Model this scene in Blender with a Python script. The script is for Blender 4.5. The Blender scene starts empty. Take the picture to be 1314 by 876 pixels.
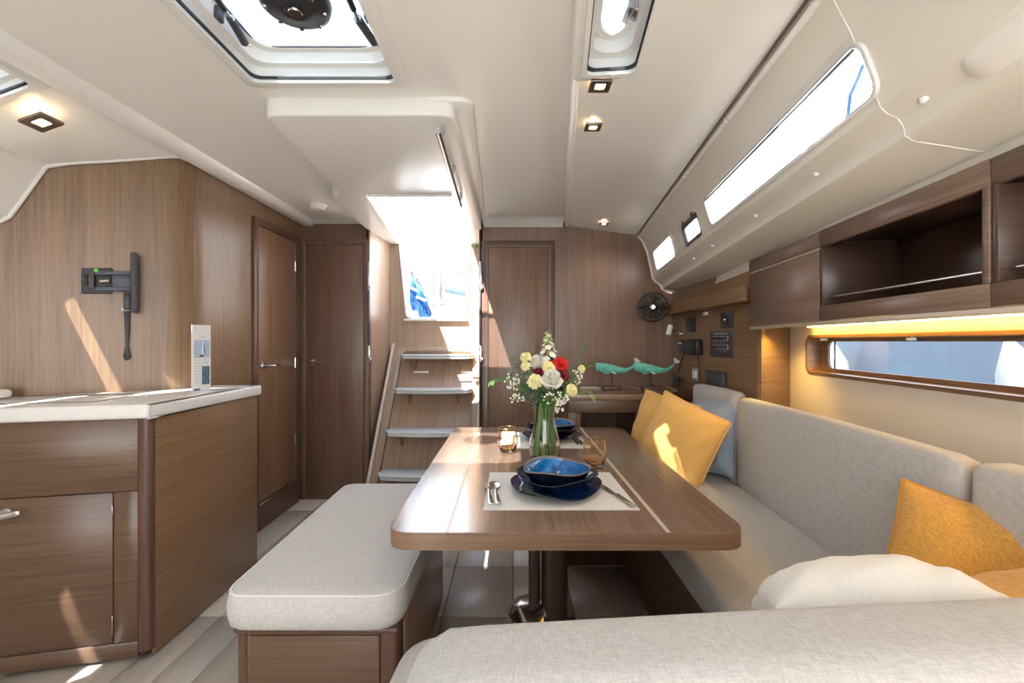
import bpy, bmesh, math, random
from mathutils import Vector, Matrix, noise
from mathutils.geometry import tessellate_polygon
R = math.radians
PI = math.pi
SC = bpy.context.scene
COL = SC.collection
rnd = random.Random(7)

# ------------------------------------------------------------------ camera, sky, sun, exposure
F = 584.0          # focal length in pixels of the 1314 px wide frame
EYE = 1.15
cam = bpy.data.cameras.new('camera'); camo = bpy.data.objects.new('camera', cam); COL.objects.link(camo)
camo.location = (0, 0, EYE); camo.rotation_euler = (R(90), 0, 0)
cam.sensor_width = 36; cam.lens = 36 * F / 1314; cam.clip_start = .02; cam.clip_end = 200
SC.camera = camo
SC.view_settings.view_transform = 'Standard'; SC.view_settings.look = 'None'
SC.view_settings.gamma = 1; SC.view_settings.use_curve_mapping = False
SC.view_settings.exposure = 1.12
w = bpy.data.worlds.new('sky'); SC.world = w; w.use_nodes = True
nt = w.node_tree; nt.nodes.clear()
wo = nt.nodes.new('ShaderNodeOutputWorld'); bg = nt.nodes.new('ShaderNodeBackground')
tc = nt.nodes.new('ShaderNodeTexCoord'); sp = nt.nodes.new('ShaderNodeSeparateXYZ'); rp = nt.nodes.new('ShaderNodeValToRGB')
nt.links.new(tc.outputs['Generated'], sp.inputs[0]); nt.links.new(sp.outputs['Z'], rp.inputs[0])
rp.color_ramp.elements[0].position = 0; rp.color_ramp.elements[0].color = (1, .98, .95, 1)
rp.color_ramp.elements[1].position = .75; rp.color_ramp.elements[1].color = (.31, .43, .60, 1)
nt.links.new(rp.outputs[0], bg.inputs[0]); bg.inputs[1].default_value = 3.6
nt.links.new(bg.outputs[0], wo.inputs[0])
sun = bpy.data.lights.new('sun', 'SUN'); suno = bpy.data.objects.new('sun', sun); COL.objects.link(suno)
SUN = Vector((.322, .68, -1)).normalized()
suno.rotation_euler = SUN.to_track_quat('-Z', 'Y').to_euler(); suno.location = (-2, -3, 6)
sun.energy = 19; sun.angle = R(.5); sun.color = (1, .94, .85)

# ------------------------------------------------------------------ helpers
def P(px, py, D): return Vector(((px - 657) / F * D, D, EYE + (438 - py) / F * D))
TH = 6.0
UU = Vector((math.sin(R(TH)), math.cos(R(TH)), 0)); NN = Vector((math.cos(R(TH)), -math.sin(R(TH)), 0))
def S(s, t, z):                       # starboard frame: s runs aft, t runs outboard
    v = UU * s + NN * t; return Vector((v.x, v.y, z))
GA = Vector((-1.31, 1.646, 0)); GD = Vector((-.976, -.216, 0)); GN = Vector((-.216, .976, 0))
def G(a, b, z): v = GA + GD * a + GN * b; return Vector((v.x, v.y, z))

def link(name, me, mat=None, parent=None, smooth=False, kind=None):
    o = bpy.data.objects.new(name, me); COL.objects.link(o)
    if mat: me.materials.append(mat)
    if smooth:
        for p in me.polygons: p.use_smooth = True
    if parent is not None:
        root = parent
        while root.parent: root = root.parent
        me.transform(Matrix.Translation(-root.location)); o.parent = parent
        if root.rotation_euler.z: me.transform(Matrix.Rotation(-root.rotation_euler.z, 4, 'Z'))
    if kind: o['kind'] = kind
    return o
def sharp(o, ang=35):
    me = o.data
    for p in me.polygons: p.use_smooth = True
    bm = bmesh.new(); bm.from_mesh(me)
    for e in bm.edges:
        e.smooth = not (len(e.link_faces) == 2 and e.calc_face_angle(0) > R(ang))
    bm.to_mesh(me); bm.free()
    return o
def bm2me(bm, name='m'):
    bmesh.ops.recalc_face_normals(bm, faces=bm.faces)
    me = bpy.data.meshes.new(name); bm.to_mesh(me); bm.free(); return me
def thing(name, label, cat, loc=(0, 0, 0), group=None):
    o = bpy.data.objects.new(name, None); COL.objects.link(o); o.location = loc; o.empty_display_size = .05
    return tag(o, label, cat, group)
def tag(o, label, cat, group=None):
    o['label'] = label; o['category'] = cat
    if group: o['group'] = group
    return o
def hexa(name, c, mat, parent=None, bevel=0, seg=2, kind=None):
    """c: 8 corners, bottom loop then top loop"""
    bm = bmesh.new(); v = [bm.verts.new(p) for p in c]
    for f in ((3, 2, 1, 0), (4, 5, 6, 7), (0, 1, 5, 4), (1, 2, 6, 5), (2, 3, 7, 6), (3, 0, 4, 7)): bm.faces.new([v[i] for i in f])
    bmesh.ops.recalc_face_normals(bm, faces=bm.faces)
    if bevel: bmesh.ops.bevel(bm, geom=list(bm.edges), offset=bevel, segments=seg, affect='EDGES', profile=.5)
    o = link(name, bm2me(bm, name), mat, parent, kind=kind)
    if bevel: sharp(o, 50 if seg < 3 else 60)
    return o
def box(name, x0, x1, y0, y1, z0, z1, mat, parent=None, bevel=0, seg=2, kind=None, M=None):
    c = [(x0, y0, z0), (x1, y0, z0), (x1, y1, z0), (x0, y1, z0), (x0, y0, z1), (x1, y0, z1), (x1, y1, z1), (x0, y1, z1)]
    c = [Vector(p) for p in c]
    if M: c = [M @ p for p in c]
    return hexa(name, c, mat, parent, bevel, seg, kind)
def fbox(fr, name, a0, a1, b0, b1, z0, z1, mat, parent=None, bevel=0, seg=2, kind=None):
    c = [fr(a0, b0, z0), fr(a1, b0, z0), fr(a1, b1, z0), fr(a0, b1, z0), fr(a0, b0, z1), fr(a1, b0, z1), fr(a1, b1, z1), fr(a0, b1, z1)]
    return hexa(name, c, mat, parent, bevel, seg, kind)
def bm_extrude(bm, outer, vec, holes=()):
    vec = Vector(vec); loops = [[Vector(p) for p in outer]] + [[Vector(p) for p in h] for h in holes]
    tris = tessellate_polygon(loops); flat = [p for l in loops for p in l]
    A = [bm.verts.new(p) for p in flat]; B = [bm.verts.new(p + vec) for p in flat]
    if len(loops) == 1:
        bm.faces.new(A); bm.faces.new(B[::-1])
    else:
        for t in tris:
            try: bm.faces.new([A[i] for i in t]); bm.faces.new([B[i] for i in t][::-1])
            except ValueError: pass
    k = 0
    for l in loops:
        n = len(l)
        for i in range(n):
            j = (i + 1) % n
            bm.faces.new([A[k + i], A[k + j], B[k + j], B[k + i]])
        k += n
def plate(name, outer, vec, mat, parent=None, holes=(), bevel=0, smooth=True, kind=None, seg=2):
    bm = bmesh.new(); bm_extrude(bm, outer, vec, holes)
    bmesh.ops.recalc_face_normals(bm, faces=bm.faces)
    if bevel:
        ed = [e for e in bm.edges if len(e.link_faces) == 2 and e.calc_face_angle(0) > R(50)]
        bmesh.ops.bevel(bm, geom=ed, offset=bevel, segments=seg, affect='EDGES', profile=.5)
    o = link(name, bm2me(bm, name), mat, parent, kind=kind)
    if smooth: sharp(o, 40)
    return o
def rr(x0, x1, y0, y1, r, n=5):
    """rounded rectangle outline, 2D; r a number or four radii (x1y1, x0y1, x0y0, x1y0)"""
    rs = r if isinstance(r, (tuple, list)) else (r,) * 4
    out = []
    for (cx, cy, a0), q in zip(((x1, y1, 0), (x0, y1, 90), (x0, y0, 180), (x1, y0, 270)), rs):
        sx = -1 if cx == x1 else 1; sy = -1 if cy == y1 else 1
        if q <= 0: out.append((cx, cy)); continue
        for i in range(n + 1):
            a = R(a0 + 90 * i / n); out.append((cx + sx * q + math.cos(a) * q, cy + sy * q + math.sin(a) * q))
    return out
def roundpoly(pts, r, n=5):
    """round the corners of a 2D polygon; r list or number"""
    out = []; N = len(pts)
    for i, p in enumerate(pts):
        q = r[i] if isinstance(r, (list, tuple)) else r
        p = Vector(p); a = Vector(pts[i - 1]); b = Vector(pts[(i + 1) % N])
        if q <= 0: out.append(tuple(p)); continue
        da = (a - p).normalized(); db = (b - p).normalized()
        for k in range(n + 1):
            t = k / n; q0 = p + da * q; q1 = p + db * q
            out.append(tuple(q0 * (1 - t) ** 2 + p * 2 * t * (1 - t) + q1 * t * t))
    return out
def XY(pts, z): return [Vector((p[0], p[1], z)) for p in pts]
def bm_tube(bm, pts, r, seg=8, closed=False, cap=True):
    pts = [Vector(p) for p in pts]; n = len(pts); rad = r if isinstance(r, (list, tuple)) else [r] * n
    prev = None; rings = []
    for i, p in enumerate(pts):
        if closed: d = pts[(i + 1) % n] - pts[i - 1]
        else: d = pts[min(i + 1, n - 1)] - pts[max(i - 1, 0)]
        if d.length < 1e-9: d = Vector((0, 0, 1))
        d.normalize()
        if prev is None:
            a = Vector((0, 0, 1)) if abs(d.z) < .9 else Vector((1, 0, 0)); u = d.cross(a).normalized()
        else: u = (prev - d * prev.dot(d)).normalized()
        prev = u; v = d.cross(u)
        rings.append([bm.verts.new(p + (u * math.cos(2 * PI * k / seg) + v * math.sin(2 * PI * k / seg)) * rad[i]) for k in range(seg)])
    m = n if closed else n - 1
    for i in range(m):
        A, B = rings[i], rings[(i + 1) % n]
        for k in range(seg): bm.faces.new([A[k], A[(k + 1) % seg], B[(k + 1) % seg], B[k]])
    if cap and not closed: bm.faces.new(rings[0][::-1]); bm.faces.new(rings[-1])
def tube(name, pts, r, mat, parent=None, seg=10, closed=False, kind=None):
    bm = bmesh.new(); bm_tube(bm, pts, r, seg, closed)
    o = link(name, bm2me(bm, name), mat, parent, kind=kind); return sharp(o, 50)
def lathe(name, prof, M, mat, parent=None, seg=32, wob=None, close=False):
    """prof: (r,z) list; M matrix or location"""
    if not isinstance(M, Matrix): M = Matrix.Translation(Vector(M))
    bm = bmesh.new(); rings = []
    for (r, z) in prof:
        if r < 1e-6: rings.append([bm.verts.new(M @ Vector((0, 0, z)))]); continue
        ring = []
        for k in range(seg):
            a = 2 * PI * k / seg; q, dz = (wob(a, r, z) if wob else (1, 0))
            ring.append(bm.verts.new(M @ Vector((math.cos(a) * r * q, math.sin(a) * r * q, z + dz))))
        rings.append(ring)
    seq = list(zip(rings[:-1], rings[1:]))
    if close: seq.append((rings[-1], rings[0]))
    for A, B in seq:
        for k in range(seg):
            j = (k + 1) % seg
            if len(A) == 1 and len(B) == 1: continue
            if len(A) == 1: bm.faces.new([A[0], B[k], B[j]])
            elif len(B) == 1: bm.faces.new([A[k], A[j], B[0]])
            else: bm.faces.new([A[k], A[j], B[j], B[k]])
    o = link(name, bm2me(bm, name), mat, parent); return sharp(o, 45)
def softbox(name, size, r, M, mat, parent=None, n=10, puff=(0, 0, 0), curve=None):
    """rounded box of full size (x,y,z) centred at the origin, then M"""
    bm = bmesh.new(); bmesh.ops.create_cube(bm, size=2)
    bmesh.ops.subdivide_edges(bm, edges=list(bm.edges), cuts=n, use_grid_fill=True)
    h = Vector(size) / 2
    for v in bm.verts:
        c = v.co.copy()
        # pack samples towards the edges so the rounding is smooth
        c = Vector([math.copysign(abs(q) ** .55, q) if abs(q) < .999 else q for q in c])
        p = Vector((c.x * h.x, c.y * h.y, c.z * h.z))
        q = Vector([max(-h[i] + r, min(h[i] - r, p[i])) for i in range(3)])
        d = p - q
        if d.length > 1e-9:
            cube = c
            d = d.normalized() * r
        p = q + d
        pf = Vector((math.copysign(puff[0], p.x) * (1 - c.y ** 2) * (1 - c.z ** 2) * abs(c.x) ** 4,
                     math.copysign(puff[1], p.y) * (1 - c.x ** 2) * (1 - c.z ** 2) * abs(c.y) ** 4,
                     math.copysign(puff[2], p.z) * (1 - c.x ** 2) * (1 - c.y ** 2) * abs(c.z) ** 4))
        p = p + pf
        if curve: p = curve(p)
        v.co = M @ p
    return link(name, bm2me(bm, name), mat, parent, smooth=True)
def loft(name, rows, mat, parent=None, kind=None, smooth=True, ang=40):
    bm = bmesh.new(); V = [[bm.verts.new(p) for p in r] for r in rows]
    for A, B in zip(V[:-1], V[1:]):
        for i in range(len(A) - 1): bm.faces.new([A[i], A[i + 1], B[i + 1], B[i]])
    o = link(name, bm2me(bm, name), mat, parent, kind=kind)
    return sharp(o, ang) if smooth else o
def axisM(loc, z, x=None):
    z = Vector(z).normalized(); a = Vector(x) if x else (Vector((1, 0, 0)) if abs(z.x) < .9 else Vector((0, 1, 0)))
    xx = (a - z * a.dot(z)).normalized(); yy = z.cross(xx)
    m = Matrix((xx, yy, z)).transposed().to_4x4(); m.translation = Vector(loc); return m

# ------------------------------------------------------------------ materials
def newmat(name):
    m = bpy.data.materials.new(name); m.use_nodes = True; n = m.node_tree.nodes; b = n['Principled BSDF']; return m, m.node_tree, b
def plain(name, col, rough=.5, metal=0, coat=0, emit=None, es=0, trans=0, ior=1.45, bump=0, bs=200, var=0, sheen=0):
    m, t, b = newmat(name); b.inputs['Base Color'].default_value = (*col, 1); b.inputs['Roughness'].default_value = rough
    b.inputs['Metallic'].default_value = metal; b.inputs['Coat Weight'].default_value = coat; b.inputs['IOR'].default_value = ior
    b.inputs['Transmission Weight'].default_value = trans; b.inputs['Sheen Weight'].default_value = sheen
    if emit: b.inputs['Emission Color'].default_value = (*emit, 1); b.inputs['Emission Strength'].default_value = es
    if bump or var:
        c = t.nodes.new('ShaderNodeTexCoord'); nz = t.nodes.new('ShaderNodeTexNoise'); nz.inputs['Scale'].default_value = bs
        t.links.new(c.outputs['Object'], nz.inputs['Vector'])
        if bump:
            bp = t.nodes.new('ShaderNodeBump'); bp.inputs['Strength'].default_value = bump; bp.inputs['Distance'].default_value = .002
            t.links.new(nz.outputs['Fac'], bp.inputs['Height']); t.links.new(bp.outputs[0], b.inputs['Normal'])
        if var:
            r = t.nodes.new('ShaderNodeValToRGB'); r.color_ramp.elements[0].position = .35; r.color_ramp.elements[1].position = .65
            r.color_ramp.elements[0].color = (*[q * (1 - var) for q in col], 1); r.color_ramp.elements[1].color = (*[min(1, q * (1 + var)) for q in col], 1)
            t.links.new(nz.outputs['Fac'], r.inputs[0]); t.links.new(r.outputs[0], b.inputs['Base Color'])
    return m
def wood(name, c0, c1, scale, rough=.32, rot=(0, 0, 0)):
    m, t, b = newmat(name); n, L = t.nodes, t.links
    c = n.new('ShaderNodeTexCoord'); mp = n.new('ShaderNodeMapping'); mp.inputs['Scale'].default_value = scale; mp.inputs['Rotation'].default_value = rot
    L.new(c.outputs['Object'], mp.inputs[0])
    a = n.new('ShaderNodeTexNoise'); a.inputs['Scale'].default_value = 2.2; a.inputs['Detail'].default_value = 6; a.inputs['Roughness'].default_value = .65
    L.new(mp.outputs[0], a.inputs['Vector'])
    f = n.new('ShaderNodeTexNoise'); f.inputs['Scale'].default_value = .35; f.inputs['Detail'].default_value = 2
    L.new(mp.outputs[0], f.inputs['Vector'])
    mx = n.new('ShaderNodeMath'); mx.operation = 'MULTIPLY_ADD'; mx.inputs[1].default_value = .28; L.new(f.outputs['Fac'], mx.inputs[0])
    m2 = n.new('ShaderNodeMath'); m2.operation = 'MULTIPLY'; m2.inputs[1].default_value = .72; L.new(a.outputs['Fac'], m2.inputs[0]); L.new(m2.outputs[0], mx.inputs[2])
    r = n.new('ShaderNodeValToRGB'); r.color_ramp.elements[0].position = .38; r.color_ramp.elements[1].position = .62
    r.color_ramp.elements[0].color = (*c0, 1); r.color_ramp.elements[1].color = (*c1, 1)
    L.new(mx.outputs[0], r.inputs[0]); L.new(r.outputs[0], b.inputs['Base Color']); b.inputs['Roughness'].default_value = rough
    bp = n.new('ShaderNodeBump'); bp.inputs['Strength'].default_value = .12; bp.inputs['Distance'].default_value = .001
    L.new(a.outputs['Fac'], bp.inputs['Height']); L.new(bp.outputs[0], b.inputs['Normal'])
    return m
def fabric(name, col, var=.12, scale=420, rough=.9):
    m, t, b = newmat(name); n, L = t.nodes, t.links
    c = n.new('ShaderNodeTexCoord')
    outs = []
    for sc in ((1, 6, 6), (6, 1, 1.0)):
        mp = n.new('ShaderNodeMapping'); mp.inputs['Scale'].default_value = [q * scale / 6 for q in sc]; L.new(c.outputs['Object'], mp.inputs[0])
        z = n.new('ShaderNodeTexNoise'); z.inputs['Scale'].default_value = 1; z.inputs['Detail'].default_value = 2; L.new(mp.outputs[0], z.inputs['Vector']); outs.append(z)
    ad = n.new('ShaderNodeMath'); ad.operation = 'ADD'; L.new(outs[0].outputs['Fac'], ad.inputs[0]); L.new(outs[1].outputs['Fac'], ad.inputs[1])
    hf = n.new('ShaderNodeMath'); hf.operation = 'MULTIPLY'; hf.inputs[1].default_value = .5; L.new(ad.outputs[0], hf.inputs[0])
    r = n.new('ShaderNodeValToRGB'); r.color_ramp.elements[0].position = .38; r.color_ramp.elements[1].position = .62
    r.color_ramp.elements[0].color = (*[q * (1 - var) for q in col], 1); r.color_ramp.elements[1].color = (*[min(1, q * (1 + var)) for q in col], 1)
    L.new(hf.outputs[0], r.inputs[0]); L.new(r.outputs[0], b.inputs['Base Color'])
    bp = n.new('ShaderNodeBump'); bp.inputs['Strength'].default_value = .25; bp.inputs['Distance'].default_value = .001
    L.new(hf.outputs[0], bp.inputs['Height']); L.new(bp.outputs[0], b.inputs['Normal'])
    b.inputs['Roughness'].default_value = rough; b.inputs['Sheen Weight'].default_value = .2
    return m
def pane(name, col, rough=.0, refl=.08):
    """thin sheet: tinted straight-through light plus a weak mirror"""
    m, t, b = newmat(name); n, L = t.nodes, t.links; n.remove(b); o = n['Material Output']
    tr = n.new('ShaderNodeBsdfTransparent'); tr.inputs[0].default_value = (*col, 1)
    gl = n.new('ShaderNodeBsdfGlossy'); gl.inputs['Roughness'].default_value = rough
    mx = n.new('ShaderNodeMixShader'); mx.inputs[0].default_value = refl; L.new(tr.outputs[0], mx.inputs[1]); L.new(gl.outputs[0], mx.inputs[2]); L.new(mx.outputs[0], o.inputs[0])
    return m
WV = (45, 45, 1.3); WH = (1.3, 1.3, 55)
M = {}
M['wall'] = wood('oak_vertical', (.195, .112, .061), (.290, .178, .103), WV)
M['aft'] = wood('oak_vertical_brown', (.170, .098, .064), (.250, .150, .101), WV)
M['dark'] = wood('oak_dark_frame', (.095, .045, .032), (.145, .075, .052), WV)
M['door'] = wood('oak_door', (.190, .100, .055), (.300, .170, .100), WV)
M['door2'] = wood('oak_door_brown', (.12, .062, .042), (.18, .10, .068), WV)
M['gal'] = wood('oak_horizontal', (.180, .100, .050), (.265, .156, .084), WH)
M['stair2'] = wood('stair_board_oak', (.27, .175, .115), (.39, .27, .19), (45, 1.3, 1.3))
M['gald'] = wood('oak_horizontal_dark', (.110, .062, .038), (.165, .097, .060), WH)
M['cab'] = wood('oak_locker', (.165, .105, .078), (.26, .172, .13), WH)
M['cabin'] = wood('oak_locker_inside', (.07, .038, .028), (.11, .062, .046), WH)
M['table'] = wood('table_oak', (.200, .125, .088), (.275, .180, .132), (50, 1.5, 50), rough=.20)
M['table'].node_tree.nodes['Principled BSDF'].inputs['Coat Weight'].default_value = .6
M['table'].node_tree.nodes['Principled BSDF'].inputs['Coat Roughness'].default_value = .16
M['tread'] = plain('tread_grip', (.60, .63, .62), .45, bump=.3, bs=300)
M['stair'] = wood('stair_oak', (.27, .175, .115), (.39, .27, .19), WV)
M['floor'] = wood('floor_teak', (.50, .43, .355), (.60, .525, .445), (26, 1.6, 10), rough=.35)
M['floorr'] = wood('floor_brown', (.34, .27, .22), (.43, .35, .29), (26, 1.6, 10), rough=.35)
M['joint'] = plain('floor_caulk', (.10, .075, .06), .7)
M['gel'] = plain('headliner_white', (.87, .845, .80), .28, bump=.04, bs=60)
M['gel2'] = plain('headliner_cream', (.79, .745, .665), .35, bump=.04, bs=60)
M['white'] = plain('white_plastic', (.82, .80, .77), .3)
M['corian'] = plain('worktop_white', (.80, .79, .77), .22, var=.02, bs=40)
M['fab'] = fabric('linen_grey', (.48, .462, .440))
M['fab2'] = fabric('linen_bench', (.57, .545, .515))
M['pipe'] = plain('piping_white', (.75, .73, .70), .8)
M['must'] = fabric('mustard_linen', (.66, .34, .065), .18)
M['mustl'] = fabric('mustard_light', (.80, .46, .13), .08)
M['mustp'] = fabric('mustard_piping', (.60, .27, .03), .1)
M['blue'] = fabric('blue_grey_linen', (.30, .38, .46), .08)
M['navy'] = plain('cover_navy', (.05, .085, .14), .7)
M['wht'] = fabric('white_cotton', (.88, .86, .82), .03)
M['steel'] = plain('stainless', (.62, .62, .62), .18, metal=1)
M['steelb'] = plain('brushed_bronze_steel', (.30, .25, .22), .38, metal=1)
M['chrome'] = plain('chrome', (.8, .8, .8), .07, metal=1)
M['black'] = plain('black_plastic', (.02, .02, .024), .35)
M['dgrey'] = plain('dark_grey_plastic', (.055, .055, .065), .45)
M['lglass'] = pane('clear_glazing', (.93, .95, .97))
M['hglass'] = pane('tinted_hatch_acrylic', (.58, .61, .64))
M['hullglass'] = pane('hull_window_glazing', (.78, .81, .84))
M['green'] = plain('green_knob', (.12, .55, .06), .4)
M['red'] = plain('red_clip', (.6, .03, .04), .4)
M['lamp'] = plain('lamp_warm', (1, .8, .5), .5, emit=(1, .72, .38), es=14)
M['led'] = plain('led_strip', (1, .8, .5), .5, emit=(1, .56, .10), es=17)
M['linen'] = fabric('placemat_weave', (.70, .68, .65), .06, 700)
M['cream'] = plain('cream_vinyl', (.78, .71, .60), .5, bump=.15, bs=400)
M['inlay'] = plain('pale_inlay', (.60, .50, .41), .3)
print('materials', len(M))

# =================================================================== LARGE STRUCTURE
ST = dict(kind='structure')
# ---- floor: planks are parts
fl = box('floor', -2.7, 1.4, -1.3, 3.9, -.08, -.012, M['joint'], **ST)
yj = [-1.3, .25, 1.05, 1.905, 2.33, 3.1, 3.9]
xs = [-2.7, -2.2, -1.75, -1.36, -1.22, -1.08, -.60, -.29, .005, .262, .59, 1.0, 1.4]
pl = None
for i in range(len(xs) - 1):
    off = 0
    ys = [yj[0]] + [y + off for y in yj[1:-1]] + [yj[-1]]
    for j in range(len(ys) - 1):
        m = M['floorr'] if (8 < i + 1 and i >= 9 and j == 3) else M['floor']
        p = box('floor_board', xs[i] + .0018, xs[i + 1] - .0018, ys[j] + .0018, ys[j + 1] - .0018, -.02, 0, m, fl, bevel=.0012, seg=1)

# ---- aft wall, starboard side (with cabin door) and port side
XR = -.24
wa = plate('wall_aft', [(XR, 3.33, 0), (1.32, 3.33, 0), (1.32, 3.33, 1.50), (1.12, 3.33, 1.56), (1.06, 3.33, 1.75), (.95, 3.33, 2.12), (XR, 3.33, 2.12)], (0, .03, 0), M['aft'], smooth=False, **ST)
wp = plate('wall_aft_port', [(-1.60, 3.33, 0), (-1.04, 3.33, 0), (-1.04, 3.33, 2.12), (-1.60, 3.33, 2.12)], (0, .03, 0), M['door2'], smooth=False, **ST)
# ---- port side wall with a rounded corner running into the angled galley bulkhead
c0 = Vector((-1.545, 2.19)); bdir = Vector((-.535, -.34)).normalized()
pts = [(-1.545, 3.36), (-1.545, 2.19), tuple(c0 + bdir * 1.25)]
inner = roundpoly([(-1.545, 3.36), (-1.545, 2.19), tuple(c0 + bdir * 1.25)], [0, .10, 0], 8)
outer = [tuple(c0 + bdir * 1.25 + Vector((-.02, .04))), (-1.585, 2.23), (-1.585, 3.36)]
plate('wall_port', XY(inner + outer, 0), (0, 0, 2.15), M['wall'], **ST)
plate('trim_1', XY([(-1.5445, 2.215), (-1.5425, 2.215), (-1.5425, 2.219), (-1.5445, 2.219)], 0), (0, 0, 2.1), M['dark'], **ST)
# ---- plain forward wall behind the viewer, with an opening added to let skylight in
plate('wall_forward', [Vector((x, -1.36, z)) for x, z in ((-2.75, -.1), (1.5, -.1), (1.5, 2.2), (-2.75, 2.2))], (0, .06, 0), M['gel2'], holes=[[Vector((x, -1.36, z)) for x, z in rr(-1.15, .75, .55, 1.95, .1)]], **ST)
# ---- outer shell so no light leaks in from the sides
box('wall_hull_port', -2.75, -2.7, -1.3, 3.9, -.1, 2.2, M['gel'], **ST)
plate('wall_stairwell_port', [(-1.045, 3.33, 0), (-1.02, 3.83, 0), (-1.02, 3.83, 2.02), (-1.045, 3.33, 2.06)], (-.02, 0, 0), M['stair'], smooth=False, **ST)
plate('wall_stairwell_starboard', [(-.235, 3.33, 0), (-.265, 3.83, 0), (-.265, 3.83, 2.02), (-.235, 3.33, 2.06)], (.02, 0, 0), M['stair'], smooth=False, **ST)
# ---- board across the companionway with its trapezoid opening
YB = 3.82
op = [(-.948, 2.06), (-.883, 1.346), (-.386, 1.346), (-.347, 2.06)]
opr = roundpoly(op, [0, .05, .05, 0], 6)
ob = [(-1.03, 0), (-.25, 0), (-.25, 2.06), (-.347, 2.06)] + opr[::-1][1:] + [(-1.03, 2.06)]
plate('wall_companionway', [Vector((x, YB, z)) for x, z in ob], (0, .04, 0), M['stair'], **ST)
# white rim around the opening
rim_in = [Vector((x, YB - .006, z)) for x, z in opr]
tube('trim_2', [Vector((-.952, YB - .004, 2.05))] + rim_in[1:-1] + [Vector((-.343, YB - .004, 2.05))], .009, M['white'], **ST)
box('trim_3', -.90, -.37, YB - .035, YB + .02, 1.322, 1.340, M['white'], bevel=.004, **ST)

# ---- ceiling: centre panel with the big hatch and the companionway cut out
ZC = 2.03
HX0, HX1, HY0, HY1 = -.87, -.385, .80, 1.53
hole = [(x, y) for x, y in rr(HX0, HX1, HY0, HY1, .03)]
def tl(t, y): s = (y + .1045 * t) / .9945; return S(s, t, 0)
r0, r1 = tl(.05, -1.3), tl(.05, 3.335)
cen = [(-1.50, -1.3), (r0.x, -1.3), (r1.x, 3.335), (-.235, 3.335), (-.235, 2.56), (-.925, 2.56), (-.925, 3.335), (-1.56, 3.335)]
ce = plate('ceiling', XY(cen, ZC), (0, 0, .05), M['gel'], holes=[XY(hole, ZC), XY(rr(-.80, .0, -1.2, -.48, .05), ZC)], **ST)  # second hole lies forward, out of view, added to brighten the cabin
# starboard panel, a little lower, with the narrow hatch
q = []
SH = dict(t0=.075, t1=.235, s0=.85, s1=1.43)
def zst(t): return 1.995 - (t - .05) * .13
def Sc(s, t, dz=0): p = S(s, t, 0); p.z = zst(t) + dz; return p
hs = [Sc(s, t) for t, s in rr(SH['t0'], SH['t1'], SH['s0'], SH['s1'], .025)]
outl = [Sc(-1.3, .05), Sc(-1.3, .56), Sc(3.41, .56), Sc(3.355, .05)]
plate('ceiling_starboard', outl, (0, 0, .05), M['gel'], holes=[hs], **ST)
# lip between centre and starboard panels
loft('trim_4', [[S(s, .035, ZC + .002), S(s, .038, 2.0), S(s, .045, 1.988), S(s, .056, 1.984), S(s, .062, 1.988), S(s, .066, 2.0)] for s in (-1.3, 1, 3.35)], M['gel'], **ST)
# fillet where the ceiling meets the aft wall
loft('trim_5', [[Vector((x, 3.20, ZC - .001)), Vector((x, 3.25, ZC - .010)), Vector((x, 3.29, ZC - .03)), Vector((x, 3.328, ZC - .045)), Vector((x, 3.335, ZC))] for x in (XR + .03, .1, .37)], M['gel'], **ST)
loft('trim_6', [[Vector((x, 3.20, ZC - .001)), Vector((x, 3.25, ZC - .004)), Vector((x, 3.30, ZC - .012)), Vector((x, 3.328, ZC - .02)), Vector((x, 3.335, ZC))] for x in (-1.55, -1.3, -1.04)], M['gel'], **ST)
# beam along the port side
loft('trim_7', [[Vector((-1.44, y, ZC + .002)), Vector((-1.452, y, 2.006)), Vector((-1.475, y, 1.994)), Vector((-1.525, y, 1.994)), Vector((-1.545, y, 2.005)), Vector((-1.548, y, 2.05))] for y in (-1.3, 1, 3.33)], M['gel'], **ST)
tube('trim_8', [(-1.536, y, 2.004) for y in (1.62, 2.0, 2.14)], .007, M['white'], **ST)
# port panel with its hatch, sloping down outboard
def zp(x): return 2.04 - max(0, (-1.55 - x)) * .36
Lh = [(x, y) for x, y in rr(-2.02, -1.60, .9, 1.53, .03)]
plo = [(-1.535, -1.3), (-1.535, 2.3), (-1.97, 1.98), (-1.97, 1.98), (-2.06, 1.9), (-2.06, -1.3)]
plo = [(-1.535, -1.3), (-1.535, 2.3), (-2.06, 1.92), (-2.06, -1.3)]
plate('ceiling_port', [Vector((x, y, zp(x))) for x, y in plo], (0, 0, .05), M['gel'], holes=[[Vector((x, y, zp(x))) for x, y in Lh]], **ST)
# port hull liner, curving outboard
prof = [(-1.93, 1.915), (-1.96, 1.885), (-1.985, 1.8225), (-2.02, 1.735), (-2.05, 1.66), (-2.14, 1.57), (-2.3, 1.50), (-2.72, 1.45)]
wlp = loft('wall_liner_port', [[Vector((x, y, z)) for x, z in prof[:2]] for y in (-1.3, 0, 1, 2.15)], M['gel'], **ST)
loft('ledge', [[Vector((x, y, z)) for x, z in prof[4:]] for y in (-1.3, 0, 1, 2.15)], M['gel'], wlp)
def pw(y, k): return Vector((-1.96 - .09 * k, y, 1.885 - .225 * k))
plate('window_panel', [pw(-1.3, 0), pw(-1.3, 1), pw(2.15, 1), pw(2.15, 0)], (-.012, 0, 0), M['gel'], wlp,
      holes=[[pw(y, k / .24) for y, k in rr(y0, y1, .05, .22, .02, 3)] for y0, y1 in ((.38, .61), (1.0, 1.35), (1.44, 1.70))])
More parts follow.
